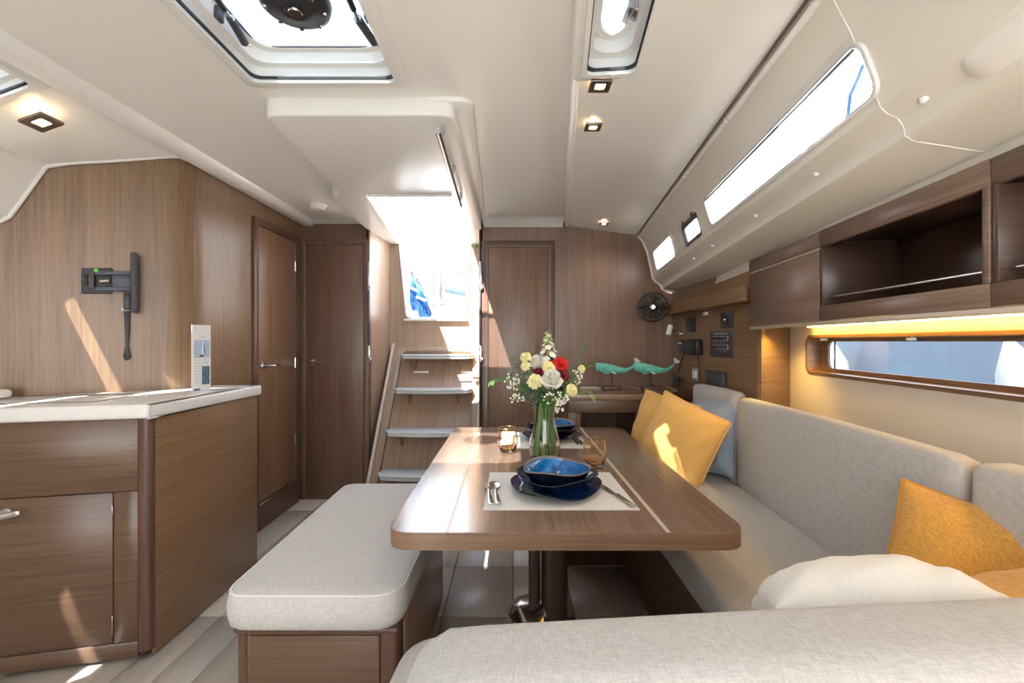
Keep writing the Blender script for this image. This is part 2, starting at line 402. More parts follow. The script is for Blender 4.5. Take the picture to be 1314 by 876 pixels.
for y0, y1 in ((.38, .61), (1.0, 1.35), (1.44, 1.70)):
    plate('glass', [pw(y, k / .24) + Vector((-.010, 0, 0)) for y, k in rr(y0 - .005, y1 + .005, .045, .225, .02, 3)], (-.002, 0, 0), M['hullglass'], wlp, smooth=False)
# bead of the liner where it lands on the bulkhead
def onbulk(x, off=.012):
    t = (x - c0.x) / bdir.x; p = c0 + bdir * t; return (x, p.y - off)
tube('trim_9', [Vector((*onbulk(x), z)) for x, z in [(-1.56, 2.036), (-1.75, 1.967), (-1.90, 1.915)] + prof[1:7]], .009, M['gel'], **ST)
box('trim_10', -1.985, -1.955, -.3, 1.80, 1.885, 1.905, M['white'], bevel=.004, **ST)

# ---- lowered companionway moulding under the centre panel
YN = 2.53
mo = roundpoly([(-.90, 1.64), (-.21, 1.64), (-.215, 2.53), (-.225, 3.83), (-.347, 3.83), (-.333, YN), (-.81, YN), (-.948, 3.83), (-1.06, 3.83), (-1.06, 3.30), (-1.045, 2.62), (-.95, 2.50)],
               [.05, .06, 0, 0, 0, .03, .03, 0, 0, 0, .04, .04], 5)
plate('trim_11', XY(mo, 1.965), (0, 0, .075), M['gel'], bevel=.010, seg=3, **ST)
mo2 = roundpoly([(-.30, 1.636), (-.14, 1.636), (-.165, 2.5), (-.19, 3.33), (-.235, 3.33), (-.235, 2.4), (-.30, 2.4)], [0, .06, 0, 0, 0, 0, 0], 5)
plate('trim_12', XY(mo2, 2.014), (0, 0, .03), M['gel'], bevel=.009, seg=3, **ST)
# coaming walls round the companionway opening on deck
for i, (a, b) in enumerate((((-.345, YN), (-.352, 3.85)), ((-.80, YN), (-.94, 3.85)))):
    sgn = 1 if i == 0 else -1
    plate('trim_%d' % (13 + i), [Vector((a[0], a[1], 2.02)), Vector((b[0], b[1], 2.02)), Vector((b[0], b[1], 2.11)), Vector((a[0], a[1], 2.11))], (.03 * sgn, 0, 0), M['white'], **ST)
tube('trim_15', [Vector((-.805, YN, 1.963)), Vector((-.335, YN, 1.963))], .009, M['white'], **ST)

# ---- starboard hull liner: profile lofted along the boat, with the window holes
near = [(.56, 1.925), (.60, 1.905), (.635, 1.835), (.70, 1.672), (.716, 1.656), (.732, 1.650), (.742, 1.632), (.745, 1.610), (.76, 1.598), (.905, 1.565), (.900, 1.50)]
far = [(.56, 1.925), (.60, 1.88), (.635, 1.79), (.672, 1.610), (.690, 1.592), (.715, 1.575), (.735, 1.553), (.74, 1.535), (.76, 1.525), (.888, 1.505), (.886, 1.475)]
def PR(s, i, w=None, off=0):
    k = (s - .5) / 2.9
    a = Vector(near[i]).lerp(Vector(far[i]), k)
    if w is not None:
        b = Vector(near[i + 1]).lerp(Vector(far[i + 1]), k); d = (b - a).normalized(); a = a.lerp(b, w) + Vector((d.y, -d.x)) * off
    return S(s, a.x, a.y)
SS = [-1.3, 0, .8, 1.6, 2.4, 3.42]
wl = loft('wall_liner_starboard', [[PR(s, i) for i in range(0, 3)] for s in SS], M['gel2'], **ST)
loft('ledge', [[PR(s, i) for i in range(3, len(near))] for s in SS], M['gel2'], wl)
def ws_of(px, t=.67): a = (px - 657) / F; D = t / (.9945 * a - .1045); return (D + .1045 * t) / .9945
wins = [(1.055, 2.10, .17, .83, .028), (2.25, 2.53, .20, .86, .02), (2.72, 3.20, .18, .86, .03)]
holes = []
for (s0, s1, w0, w1, r) in wins:
    L = .18
    holes.append([PR(s, 2, w / L) for s, w in rr(s0, s1, w0 * L, w1 * L, r, 4)])
op_ = [PR(s, 2, 0) for s in SS] + [PR(s, 2, 1) for s in SS[::-1]]
plate('window_panel', op_, NN * .012, M['gel2'], wl, holes=holes)
# liner aft landing bead on the wall
tube('trim_16', [PR(3.40 + .02 * (i > 3), i) + Vector((0, -.012, 0)) for i in range(len(far))], .011, M['gel'], **ST)
# rail between ceiling and liner
for i, (a, b) in enumerate(((-1.0, 1.62), (1.64, 2.15), (2.17, 2.75), (2.77, 3.38))):
    tube('trim_%d' % (17 + i), [S(a, .575, 1.914), S(b, .575, 1.914)], .011, M['gel'], **ST)
tube('trim_21', [S(-1, .556, 1.921), S(3.38, .556, 1.921)], .005, M['dark'], **ST)
# seam beads moulded in the liner
for k, s in enumerate((1.02,)):
    tube('trim_22', [PR(s + .05, i) for i in range(len(near) - 1)], .0014, M['gel'], **ST)
# moulded pod at the forward end of the liner
softbox('trim_23', (.16, .26, .20), .05, Matrix.Translation(P(1392, -14, .70)) @ Matrix.Rotation(R(-6), 4, 'Z') @ Matrix.Rotation(R(25), 4, 'Y'), M['gel'], None, 8)['kind'] = 'structure'

# ---- hull side wall, cream, with the long window cut in it
TW = 1.15
hw = rr(-.02, 1.0, 0, 1, 0)
def hwpt(s, z): return S(s, TW, z)
wout = [hwpt(-1.3, .0), hwpt(3.5, .0), hwpt(3.5, 1.64), hwpt(-1.3, 1.64)]
wins_h = [hwpt(s, z) for s, z in rr(1.05, 2.26, 1.008, 1.170, .035)]
plate('wall_starboard', wout, NN * .06, M['cream'], holes=[wins_h], **ST)
plate('ceiling_outer', [S(-1.3, .86, 1.62), S(-1.3, 1.25, 1.62), S(3.5, 1.25, 1.62), S(3.5, .86, 1.62)], (0, 0, .02), M['gel'], smooth=False, **ST)
# wooden switch wall, parallel to the boat
XP = 1.17
wsw = box('wall_navigation', XP, XP + .02, 2.14, 3.335, 0, 1.56, M['gal'], **ST)
plate('wall_niche', [Vector((1.17, 2.135, 0)), Vector((1.42, 2.30, 0)), Vector((1.42, 2.30, 1.5)), Vector((1.17, 2.135, 1.5))], (-.01, .02, 0), M['gal'], smooth=False, **ST)

# ---- doors
def door_face(name, fr, a0, a1, z0, z1, fw, mfr, mdoor, kx):
    """fr(a, d, z): a along the wall, d out of the wall"""
    d = plate(name, [fr(a, 0, z) for a, z in ((a0, 0), (a1, 0), (a1, z1), (a0, z1))], fr(0, .016, 0) - fr(0, 0, 0), mfr, holes=[[fr(a, 0, z) for a, z in ((a0 + fw, z0), (a1 - fw, z0), (a1 - fw, z1 - fw), (a0 + fw, z1 - fw))]], bevel=.003, **ST)
    plate('door_slab', [fr(a, .001, z) for a, z in ((a0 + fw + .003, z0 + .004), (a1 - fw - .003, z0 + .004), (a1 - fw - .003, z1 - fw - .003), (a0 + fw + .003, z1 - fw - .003))], fr(0, .010, 0) - fr(0, 0, 0), mdoor, d, bevel=.002)
    return d
frS = lambda a, d, z: Vector((-1.545 + d, a, z))
frA = lambda a, d, z: Vector((a, 3.33 - d, z))
def handle(par, fr, a, z, sgn):
    c = fr(a, .012, z); n = (fr(0, 1, 0) - fr(0, 0, 0)).normalized(); al = (fr(1, 0, 0) - fr(0, 0, 0)).normalized() * sgn
    h = lathe('door_handle', [(0, .010), (.020, .010), (.024, .006), (.024, 0), (0, 0)], axisM(c, n), M['steel'], par, 20)
    tube('lever', [c, c + n * .045, c + n * .052 + al * .015, c + n * .052 + al * .10], [.009, .009, .0085, .007], M['steel'], h, 10)
def hinge(par, fr, a, z, hh=.035):
    bm = bmesh.new(); p = fr(a, .014, z)
    bm_tube(bm, [p - Vector((0, 0, hh)), p + Vector((0, 0, hh))], .0065, 10); link('hinge', bm2me(bm), M['steel'], par)
d1 = door_face('door_1', frS, 2.705, 3.265, .17, 1.90, .045, M['dark'], M['door'], 1)
handle(d1, frS, 2.80, 1.0, 1)
for z in (1.68, 1.0, .46): hinge(d1, frS, 3.215, z)
plate('sill_strip', [frS(a, .017, z) for a, z in ((2.75, .155), (3.22, .155), (3.22, .17), (2.75, .17))], (.004, 0, 0), M['steel'], d1)
d2 = door_face('door_2', frA, -1.54, -1.045, .03, 1.895, .035, M['door2'], M['door2'], 1)
handle(d2, frA, -1.455, 1.0, 1)
d3 = door_face('door_3', frA, -.222, .312, .05, 1.885, .048, M['dark'], M['aft'], 1)
# long strap hinges and dark seals on the posts of the stairwell
for k, (x, lab) in enumerate(((-1.042, 'port'), (-.232, 'starboard'))):
    t = thing('door_latch', 'tall black and steel latch bar on the %s edge of the stairwell' % ('left' if k == 0 else 'right'), 'latch', (x, 3.31, 1.0))
    box('seal', x - .006, x + .006, 3.300, 3.318, 1.12, 1.52, M['dgrey'], t, .002)
    box('post', x - .009, x + .003, 3.318, 3.329, .3, 2.0, M['dark'], t, .001)
    for z0, z1 in ((1.52, 1.73), (1.0, 1.12)):
        box('hinge', x - .006, x + .012, 3.298, 3.318, z0, z1, M['steel'], t, .002)
        box('knuckle', x + .008, x + .022, 3.296, 3.310, z0 + .01, z0 + .035, M['steel'], t, .002)

# =================================================================== FURNITURE
# ---- galley cabinet
t = thing('galley_cabinet', 'low oak galley cabinet with angled front under the white worktop', 'cabinet', (-1.6, 1.8, 0))
fp = [G(0, 0, 0), Vector((-1.31, 2.34, 0)), Vector((-1.535, 2.34, 0))]
fpi = roundpoly([G(.03, .012, 0).xy, Vector((-1.322, 1.70)), Vector((-1.322, 2.335)), Vector((-1.538, 2.335)), Vector((-1.538, 2.30)), Vector((-2.3, 1.72)), G(1.1, .012, 0).xy], 0)
plate('carcass', XY([(p[0], p[1]) for p in fpi], .05), (0, 0, .82), M['dark'], t, smooth=False)
plate('plinth', XY([G(.10, .06, 0).xy, (-1.37, 1.80), (-1.37, 2.33), (-1.54, 2.33), (-1.9, 2.0), G(1.1, .06, 0).xy], 0), (0, 0, .06), M['gald'], t, smooth=False)
cp = roundpoly([G(.036, 0, 0).xy, G(0, 0, 0).xy, Vector((-1.31, 1.672))], [0, .024, 0], 8)
cpi = [Vector((-1.33, 1.672)), G(.036, .02, 0).xy]
plate('corner_post', XY([(p[0], p[1]) for p in cp + cpi], .03), (0, 0, .84), M['dark'], t)
box('side_panel', -1.325, -1.310, 1.673, 2.34, .005, .872, M['gal'], t, .001)
def fg(a0, a1, z0, z1, nm, m, par=t, d=0): return fbox(G, nm, a0, a1, -d, .013, z0, z1, m, par, .001, 1)
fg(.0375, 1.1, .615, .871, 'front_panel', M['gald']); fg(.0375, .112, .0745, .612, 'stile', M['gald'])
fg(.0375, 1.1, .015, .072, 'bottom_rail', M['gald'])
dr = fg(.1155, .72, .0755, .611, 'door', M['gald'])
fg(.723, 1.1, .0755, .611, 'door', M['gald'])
for z in (.535, .14):
    fbox(G, 'hinge', .1125, .1155, -.006, .0, z - .035, z + .035, M['steel'], dr, .001, 1)
hp = G(.425, 0, .565)
hh = lathe('handle', [(0, .012), (.017, .012), (.02, .008), (.02, 0), (0, 0)], axisM(hp, -GN), M['chrome'], dr, 20)
softbox('lever', (.085, .022, .020), .008, Matrix.Translation(hp - GN * .03 - GD * .02) @ Matrix.Rotation(R(12), 4, 'Z') @ Matrix.Rotation(R(-12), 4, 'Y'), M['chrome'], hh, 4)
# worktop
wt = thing('worktop', 'thick white worktop with rounded front corner on the galley cabinet', 'worktop', (-1.6, 1.8, .872))
wp_ = roundpoly([G(1.15, -.02, 0).xy, G(-.012, -.02, 0).xy, Vector((-1.296, 1.64)), Vector((-1.296, 2.36)), Vector((-1.540, 2.36)), Vector((-1.540, 2.205)), c0 + bdir * .03 + Vector((.004, -.012)), c0 + bdir * 1.0 + Vector((.004, -.012))], [0, .03, .03, .01, 0, 0, 0, 0], 6)
plate('slab', XY([(p[0], p[1]) for p in wp_], .873), (0, 0, .052), M['corian'], wt, bevel=.012, seg=4)
tube('sink_lid_groove', XY([(p.x, p.y) for p in [G(a, b, 0) for a, b in rr(.22, .80, .10, .36, .04, 4)]], .9255), .0016, M['joint'], wt, 6, closed=True)
for a, b in ((.30, .385), (.16, .30)): tube('lid_button', [G(a, b, .925), G(a, b, .929)], .012, M['white'], wt, 12)
pb = softbox('soap_dish', (.07, .10, .035), .015, Matrix.Translation(G(.66, .26, .945)), M['white'], None, 4); tag(pb, 'small white rounded tray at the left end of the galley worktop', 'tray')

# ---- bench
t = thing('bench', 'free standing oak bench box under the pale linen cushion', 'bench', (-.55, 1.7, 0))
bx = [(-.765, 1.275), (-.325, 1.275), (-.325, 2.06), (-.765, 2.16)]
pts = roundpoly(bx, [.012, .03, .01, .01], 5)
plate('carcass', XY(pts, .0), (0, 0, .352), M['gal'], t)
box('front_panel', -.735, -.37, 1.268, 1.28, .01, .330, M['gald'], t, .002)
for x0, x1 in ((-.770, -.738), (-.372, -.318)):
    pp = roundpoly([(x0, 1.268), (x1, 1.268), (x1, 1.325), (x0, 1.325)], .018, 5); plate('corner_post', XY(pp, 0), (0, 0, .34), M['dark'], t)
box('top_rail', -.775, -.315, 1.262, 2.06, .338, .354, M['dark'], t, .006)
box('side_panel', -.322, -.3125, 1.335, 2.06, .0, .336, M['stair'], t, .002)
def cushion(name, label, outline, z0, z1, r, mat, group=None, pipe=True, crown=.012, roundc=.06):
    """upholstered cushion: horizontal slices of a rounded outline"""
    o2 = roundpoly(outline, roundc, 8); n = len(o2); c = sum((Vector(p) for p in o2), Vector((0, 0))) / n
    # resample evenly
    L = [0]
    for i in range(n): L.append(L[-1] + (Vector(o2[(i + 1) % n]) - Vector(o2[i])).length)
    N = 96; res = []
    for k in range(N):
        d = L[-1] * k / N; i = max(j for j in range(n) if L[j] <= d); f = (d - L[i]) / max(1e-9, L[i + 1] - L[i])
        res.append(Vector(o2[i]).lerp(Vector(o2[(i + 1) % n]), f))
    nor = []
    for i in range(N):
        tt = (res[(i + 1) % N] - res[i - 1]).normalized(); q = Vector((tt.y, -tt.x))
        if q.dot(res[i] - c) < 0: q = -q
        nor.append(q)
    h = z1 - z0; bm = bmesh.new(); rings = []
    for z, ins in ((0, r * .9), (.10 * h, r * .25), (.3 * h, 0), (.55 * h, -.004), (.8 * h, .001), (.93 * h, r * .22), (h, r * .9)):
        rings.append([bm.verts.new((*(res[i] - nor[i] * ins), z0 + z)) for i in range(N)])
    for f in (.06, .15, .3, .5, .7, .9):
        rings.append([bm.verts.new((*((res[i] - nor[i] * r * .9).lerp(c, f)), z1 + crown * (1 - (1 - f) ** 3) )) for i in range(N)])
    for A, B in zip(rings[:-1], rings[1:]):
        for i in range(N): j = (i + 1) % N; bm.faces.new([A[i], A[j], B[j], B[i]])
    cc = bm.verts.new((c.x, c.y, z1 + crown))
    for i in range(N): bm.faces.new([rings[-1][i], rings[-1][(i + 1) % N], cc])
    bm.faces.new(rings[0][::-1])
    th = thing(name, label, 'cushion', (c.x, c.y, z0), group)
    link('cover', bm2me(bm), mat, th, smooth=True)
    if pipe: tube('piping', [Vector((*(res[i] - nor[i] * r * .30), z0 + .945 * h)) for i in range(N)], .0028, M['pipe'], th, 6, closed=True)
    return th
cushion('bench_cushion', 'long pale linen bench cushion with white piping beside the table', [(-.800, 1.235), (-.302, 1.235), (-.285, 2.22), (-.81, 2.22)], .355, .462, .02, M['fab2'], roundc=[.07, .09, .06, .06])

# ---- settee: base, seats, backs
t = thing('settee_base', 'built-in oak settee base beside and behind the dining table', 'settee', (.8, 1.5, 0))
ins = lambda s: S(s, .97, 0)
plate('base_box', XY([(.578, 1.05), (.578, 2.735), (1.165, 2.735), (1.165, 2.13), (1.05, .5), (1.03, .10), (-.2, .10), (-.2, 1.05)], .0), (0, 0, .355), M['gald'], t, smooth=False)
box('aft_riser', .262, .576, 2.335, 2.72, 0, .34, M['dark'], t, .002)
cushion('seat_cushion', 'long grey linen seat cushion along the right side of the table', [(.548, 1.10), (.552, 2.73), (1.079, 2.73), (1.078, 2.12), (1.018, 1.05), (1.008, .66), (.60, .66)], .358, .470, .02, M['fab'], pipe=False, roundc=[.03, .05, .02, 0, 0, .03, .03])
cushion('seat_cushion', 'grey linen seat cushion in the foreground, its rounded end poking out left of the backrest', [(-.285, .60), (-.245, 1.09), (.54, 1.09), (.58, .60)], [.36][0], .455, .025, M['fab'], pipe=False, roundc=[.08, .10, .02, .02])
def back(name, label, s0, s1, tb=.955, tt=1.005, z0=.40, z1=.852, th_=.13, rad=.028, fr=S, mat='fab'):
    """upright cushion with a lean; front face at tb (bottom) .. tt (top)"""
    L = s1 - s0; Hh = z1 - z0
    T = thing(name, label, 'cushion', tuple(fr((s0 + s1) / 2, (tb + tt) / 2 + th_ / 2, z0)))
    ca = fr(0, 0, 0); ex = (fr(1, 0, 0) - ca); ey = (fr(0, 1, 0) - ca)
    Mx = Matrix((ex, ey, Vector((0, 0, 1)))).transposed().to_4x4(); Mx.translation = ca
    lean = (tt - tb) / Hh
    def cv(p): return Vector((p.x + (s0 + s1) / 2, p.y + lean * (p.z + Hh / 2) + tb + th_ / 2, p.z + (z0 + z1) / 2))
    softbox('cover', (L, th_, Hh), rad, Mx, M[mat], T, 14, puff=(0, -.014, .006), curve=cv)
    return T
def frM(a, b, z): return Vector((b + .0547 * (a - 1.03), a, z))
back('back_cushion', 'long grey linen back cushion along the starboard settee under the hull window', 1.045, 2.215, tb=1.012, tt=1.024, z0=.41, z1=.880, th_=.075, fr=frM)
back('back_cushion', 'short grey linen back cushion at the right edge of the picture', .68, 1.032, tb=1.012, tt=1.030, z0=.41, z1=.880, th_=.10, fr=frM)
back('back_cushion', 'grey linen back cushion at the far end of the settee below the switch panel', 2.225, 2.73, tb=1.08, tt=1.083, z0=.41, z1=.898, th_=.075, fr=lambda a, b, z: Vector((b - .01 * (a - 2.2), a, z)))
# foreground backrest
def frB(a, b, z): return Vector((a, .56 - b + .080 * a, z))
back('back_cushion', 'broad grey linen backrest running across the foreground', -.118, 1.00, tb=-.02, tt=-.02, z0=.30, z1=.814, th_=.17, rad=.055, fr=frB)

# ---- dining table
t = thing('dining_table', 'oak dining table with rounded corners and pale inlay lines on a steel pedestal', 'table', (.15, 1.9, 0))
ol = roundpoly([(-.327, 1.150), (.610, 1.150), (.622, 2.60), (-.322, 2.60)], [.075, .075, .06, .03], 8)
ol = roundpoly([(-.327, 1.165), (.612, 1.165), (.622, 2.60), (-.325, 2.60)], [.075, .075, .06, .03], 8)
def inset(pts, d):
    n = len(pts); out = []
    for i in range(n):
        a = (Vector(pts[(i + 1) % n]) - Vector(pts[i - 1])).normalized(); out.append(tuple(Vector(pts[i]) + Vector((-a.y, a.x)) * d))
    return out
M['edge'] = wood('table_edge_oak', (.20, .115, .07), (.29, .175, .115), (1.6, 1.6, 60))
oi = inset(ol, .0025)
plate('tabletop', XY(oi, .616), (0, 0, .044), M['table'], t)
plate('edge_band', XY(ol, .615), (0, 0, .0445), M['edge'], t, holes=[XY(inset(ol, .0024), .615)], bevel=.0)
def strip(x0, y0, x1, y1, wd, z, mat, nm, par):
    a = Vector((x0, y0)); b = Vector((x1, y1)); d = (b - a).normalized(); q = Vector((-d.y, d.x)) * wd / 2
    return plate(nm, XY([tuple(a - q), tuple(b - q), tuple(b + q), tuple(a + q)], z), (0, 0, .0008), mat, par, smooth=False)
strip(.402, 1.168, .388, 2.595, .012, .6597, M['inlay'], 'inlay', t)
strip(-.167, 1.168, -.178, 2.595, .010, .6597, M['inlay'], 'inlay', t)
strip(-.168, 1.58, -.168, 2.595, .0, .66, M['inlay'], 'inlay', t) if False else None
cy = 1.93
pp = roundpoly([(.125, cy - .065), (.232, cy - .065), (.232, cy + .065), (.125, cy + .065)], .04, 8)
plate('column', XY(pp, .0), (0, 0, .612), M['steelb'], t)
pp = roundpoly([(.070, cy - .035), (.118, cy - .035), (.118, cy + .035), (.070, cy + .035)], .018, 6)
plate('inner_column', XY(pp, .0), (0, 0, .612), M['steelb'], t)
lathe('floor_flange', [(.0, .045), (.05, .045), (.085, .03), (.105, .0)], (.085, cy + .01, 0), M['steel'], t, 32)
box('mount_plate', .03, .28, cy - .12, cy + .12, .60, .614, M['black'], t, .003)

# ---- stairs
t = thing('companionway_stairs', 'steep oak companionway stairs with four curved pale treads', 'stairs', (-.6, 3.2, 0))
def ysl(z): return 3.10 + (z - .21) / 1.4 + .08
bp = [(-.985, 0.0), (-.985, 1.145), (-.265, 1.145), (-.225, 0.0)]
bpv = [Vector((x, ysl(z), z)) for x, z in bp]
hollow = roundpoly([(-.935, .10), (-.30, .10), (-.325, 1.07), (-.915, 1.07)], .05, 6)
plate('frame_panel', bpv, (0, .05, 0), M['stair2'], t, holes=[[Vector((x, ysl(z), z)) for x, z in hollow]], bevel=.004)
plate('back_board', [Vector((x, ysl(z) + .045, z)) for x, z in ((-.97, .0), (-.97, 1.13), (-.28, 1.13), (-.24, .0))], (0, .02, 0), M['stair2'], t, smooth=False)
for x0, x1 in ((-1.005, -.985), (-.262, -.245)):
    xa = x0; plate('stringer', [Vector((xa, ysl(z) - d, z)) for z, d in ((0, .02), (1.15, .02), (1.15, -.14), (0, -.5))], (x1 - x0, 0, 0), M['inlay'], t, smooth=False)
box('top_ledge', -1.0, -.262, ysl(1.145) - .01, YB + .005, 1.125, 1.147, M['stair'], t, .004)
for k, (zt, x0, x1) in enumerate(((1.045, -.912, -.300), (.788, -.918, -.300), (.505, -.926, -.305), (.247, -.93, -.300))):
    yb = ysl(zt) + .03; yf = ysl(zt) - .135
    n = 16; arc = [(x0 + (x1 - x0) * i / n, yf - .045 * math.sin(PI * i / n) ** 1.0 + .0) for i in range(n + 1)]
    pl = [(x0 + .02, yb), (x0 + .004, yf + .05)] + arc[1:-1] + [(x1 - .004, yf + .05), (x1 - .02, yb)]
    tr = plate('tread', XY(pl, zt - .012), (0, 0, .012), M['tread'], t, bevel=.003, seg=2)
    plate('tread_board', XY([(x0 + (x - x0) * .985 + .004, y + .006) for x, y in pl], zt - .034), (0, 0, .0215), M['tread'], tr, bevel=.004)
    for xb in (x0 + .11, x1 - .13):
        y1 = ysl(zt - .04) + .045
        plate('bracket', [Vector((xb, yf + .03, zt - .034)), Vector((xb, y1, zt - .034)), Vector((xb, y1 - .055, zt - .125))], (.016, 0, 0), M['gal'], tr, smooth=False)
for x in (-.80, -.42):
    box('slot_plate', x, x + .12, 0, .004, -.008, .008, M['white'], t, .002, M=Matrix.Translation((0, ysl(.90) + .040, .90)))

# ---- navigation desk
t = thing('navigation_desk', 'oak navigation desk with pale inlay in the far right corner', 'desk', (.68, 3.0, 0))
plate('desktop', XY(roundpoly([(.338, 2.745), (.968, 2.745), (1.075, 3.02), (1.085, 3.325), (.338, 3.325)], [.01, .04, .02, 0, 0], 4), .796), (0, 0, .035), M['table'], t, bevel=.004)
box('apron', .345, .93, 2.775, 2.80, .715, .795, M['gald'], t, .003)
box('side_panel', .345, .425, 2.80, 3.32, .0, .795, M['gald'], t, .003)
box('side_panel', .76, 1.05, 2.80, 3.32, .0, .795, M['dark'], t, .003)
strip(.80, 3.30, .955, 2.80, .010, .8305, M['inlay'], 'inlay', t)
box('fiddle', 1.02, 1.04, 2.86, 3.325, .829, .850, M['gal'], t, .003, M=None)

# ---- overhead locker, in units
def sb(name, s0, s1, t0, t1, z0, z1, m, par, bev=.0015): return fbox(S, name, s0, s1, t0, t1, z0, z1, m, par, bev, 1)
T0, T1 = .88, 1.135
b0, b1 = 1.225, 1.515
t = thing('overhead_locker', 'closed oak overhead locker with flap door at the aft end', 'cabinet', tuple(S(1.9, 1.0, b0)))
sa, sbk = 1.655, 2.235
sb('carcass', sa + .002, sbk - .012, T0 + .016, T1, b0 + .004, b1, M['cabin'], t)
sb('end_panel', sbk - .012, sbk, T0, T1, b0, b1, M['cab'], t)
sb('flap_door', sa + .003, sbk - .002, T0, T0 + .014, b0 + .002, b1 - .052, M['cab'], t, .002)
sb('top_rail', sa + .003, sbk - .002, T0 + .001, T0 + .014, b1 - .042, b1 + .012, M['cab'], t, .002)
sb('painted_lit_groove', sa + .003, sbk - .002, T0 + .008, T0 + .0155, b1 - .052, b1 - .042, M['inlay'], t, 0)  # pale colour stands in for light falling in the gap under the rail
sb('bottom_panel', sa, sbk, T0, T1, b0 - .006, b0 + .003, M['cab'], t, 0)
for k, (s0, s1, lb) in enumerate(((1.035, 1.653, 'open oak overhead shelf with a steel fiddle rail beside the closed locker'), (.35, 1.033, 'open oak overhead shelf cut off by the right edge of the picture'))):
    t = thing('overhead_shelf', lb, 'shelf', tuple(S((s0 + s1) / 2, 1.0, b0)))
    sb('top_rail', s0, s1, T0, T0 + .016, 1.470, b1 + .012, M['cab'], t, .002)
    sb('bottom_rail', s0, s1, T0, T0 + .016, b0 - .004, 1.270, M['cab'], t, .002)
    sb('divider', s0, s0 + .018, T0, T1, 1.270, 1.470, M['cab'], t)
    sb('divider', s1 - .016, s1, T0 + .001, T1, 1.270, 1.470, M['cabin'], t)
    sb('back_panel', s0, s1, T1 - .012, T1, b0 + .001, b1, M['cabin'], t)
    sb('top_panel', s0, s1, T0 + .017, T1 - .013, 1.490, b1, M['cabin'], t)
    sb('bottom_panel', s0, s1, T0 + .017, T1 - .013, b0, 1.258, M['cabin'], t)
    tube('fiddle_rail', [S(s0 + .02, T0 + .022, 1.298), S(s1 - .03, T0 + .022, 1.298)], .0045, M['steel'], t, 10)
t = thing('light_strip', 'warm glowing light strip under the overhead lockers', 'light', tuple(S(1.6, 1.1, b0)))
sb('housing', .35, 2.2, 1.112, 1.138, b0 - .0070, b0 - .0065, M['white'], t, 0)
sb('diffuser', .35, 2.2, 1.120, 1.132, b0 - .011, b0 - .0072, M['led'], t, 0)
sb('valance', .35, 2.235, T0 + .002, T0 + .012, b0 - .020, b0 - .006, M['inlay'], t, .001)
# warm spot at the niche
t = thing('niche_light', 'tiny warm downlight in the locker underside by the oak niche', 'light', (1.24, 2.12, b0))
lathe('bezel', [(0, 0), (.016, 0), (.016, -.004), (.010, -.005), (0, -.003)], (1.23, 2.085, b0 - .006), M['steel'], t, 16)
lathe('lens', [(0, -.0055), (.009, -.005), (.009, -.003)], (1.23, 2.085, b0 - .0065), M['lamp'], t, 12)
L = bpy.data.lights.new('niche_beam', 'SPOT'); lo = bpy.data.objects.new('niche_beam', L); COL.objects.link(lo); lo.parent = t
lo.location = Vector((1.23, 2.085, b0 - .015)) - t.location; lo.rotation_euler = (R(12), 0, 0); L.energy = 3.4; L.spot_size = R(120); L.spot_blend = .8; L.color = (1, .62, .12); L.shadow_soft_size = .01

# shelf board and dark panel above the switches
t = thing('book_shelf', 'long narrow oak fiddle board above the switch panel', 'shelf', (1.1, 2.8, 1.34))
box('fiddle', 1.085, 1.105, 2.13, 3.325, 1.340, 1.412, M['gal'], t, .003)
box('shelf_board', 1.105, 1.168, 2.15, 3.325, 1.340, 1.352, M['gal'], t, .001)

# ---- hull window with wooden reveal
t = thing('window_hull', 'long low hull window with oak lined rounded frame', 'window', tuple(S(1.6, 1.17, 1.0)))
t['kind'] = 'structure'
for k in ('label', 'category'): del t[k]
oo = rr(1.04, 2.27, .998, 1.180, .042, 6); ii = rr(1.055, 2.255, 1.013, 1.165, .032, 6)
plate('reveal', [S(s, TW - .004, z) for s, z in oo], NN * .065, M['gal'], t, holes=[[S(s, TW - .004, z) for s, z in ii]], bevel=.002)
o3 = rr(1.09, 2.20, 1.030, 1.150, .03, 6)
plate('inner_frame', [S(s, TW + .058, z) for s, z in oo], NN * .01, M['gal'], t, holes=[[S(s, TW + .058, z) for s, z in o3]])
plate('glass', [S(s, TW + .066, z) for s, z in oo], NN * .002, M['hullglass'], t)
for s in (1.16, 1.64, 2.14): sb('blind_clip', s - .012, s + .012, TW - .001, TW + .018, 1.153, 1.165, M['white'], t, .002)
for i, (a, b) in enumerate(((2.145, 2.150),)): sb('mullion', a, b, TW + .055, TW + .06, 1.03, 1.15, M['black'], t, 0)

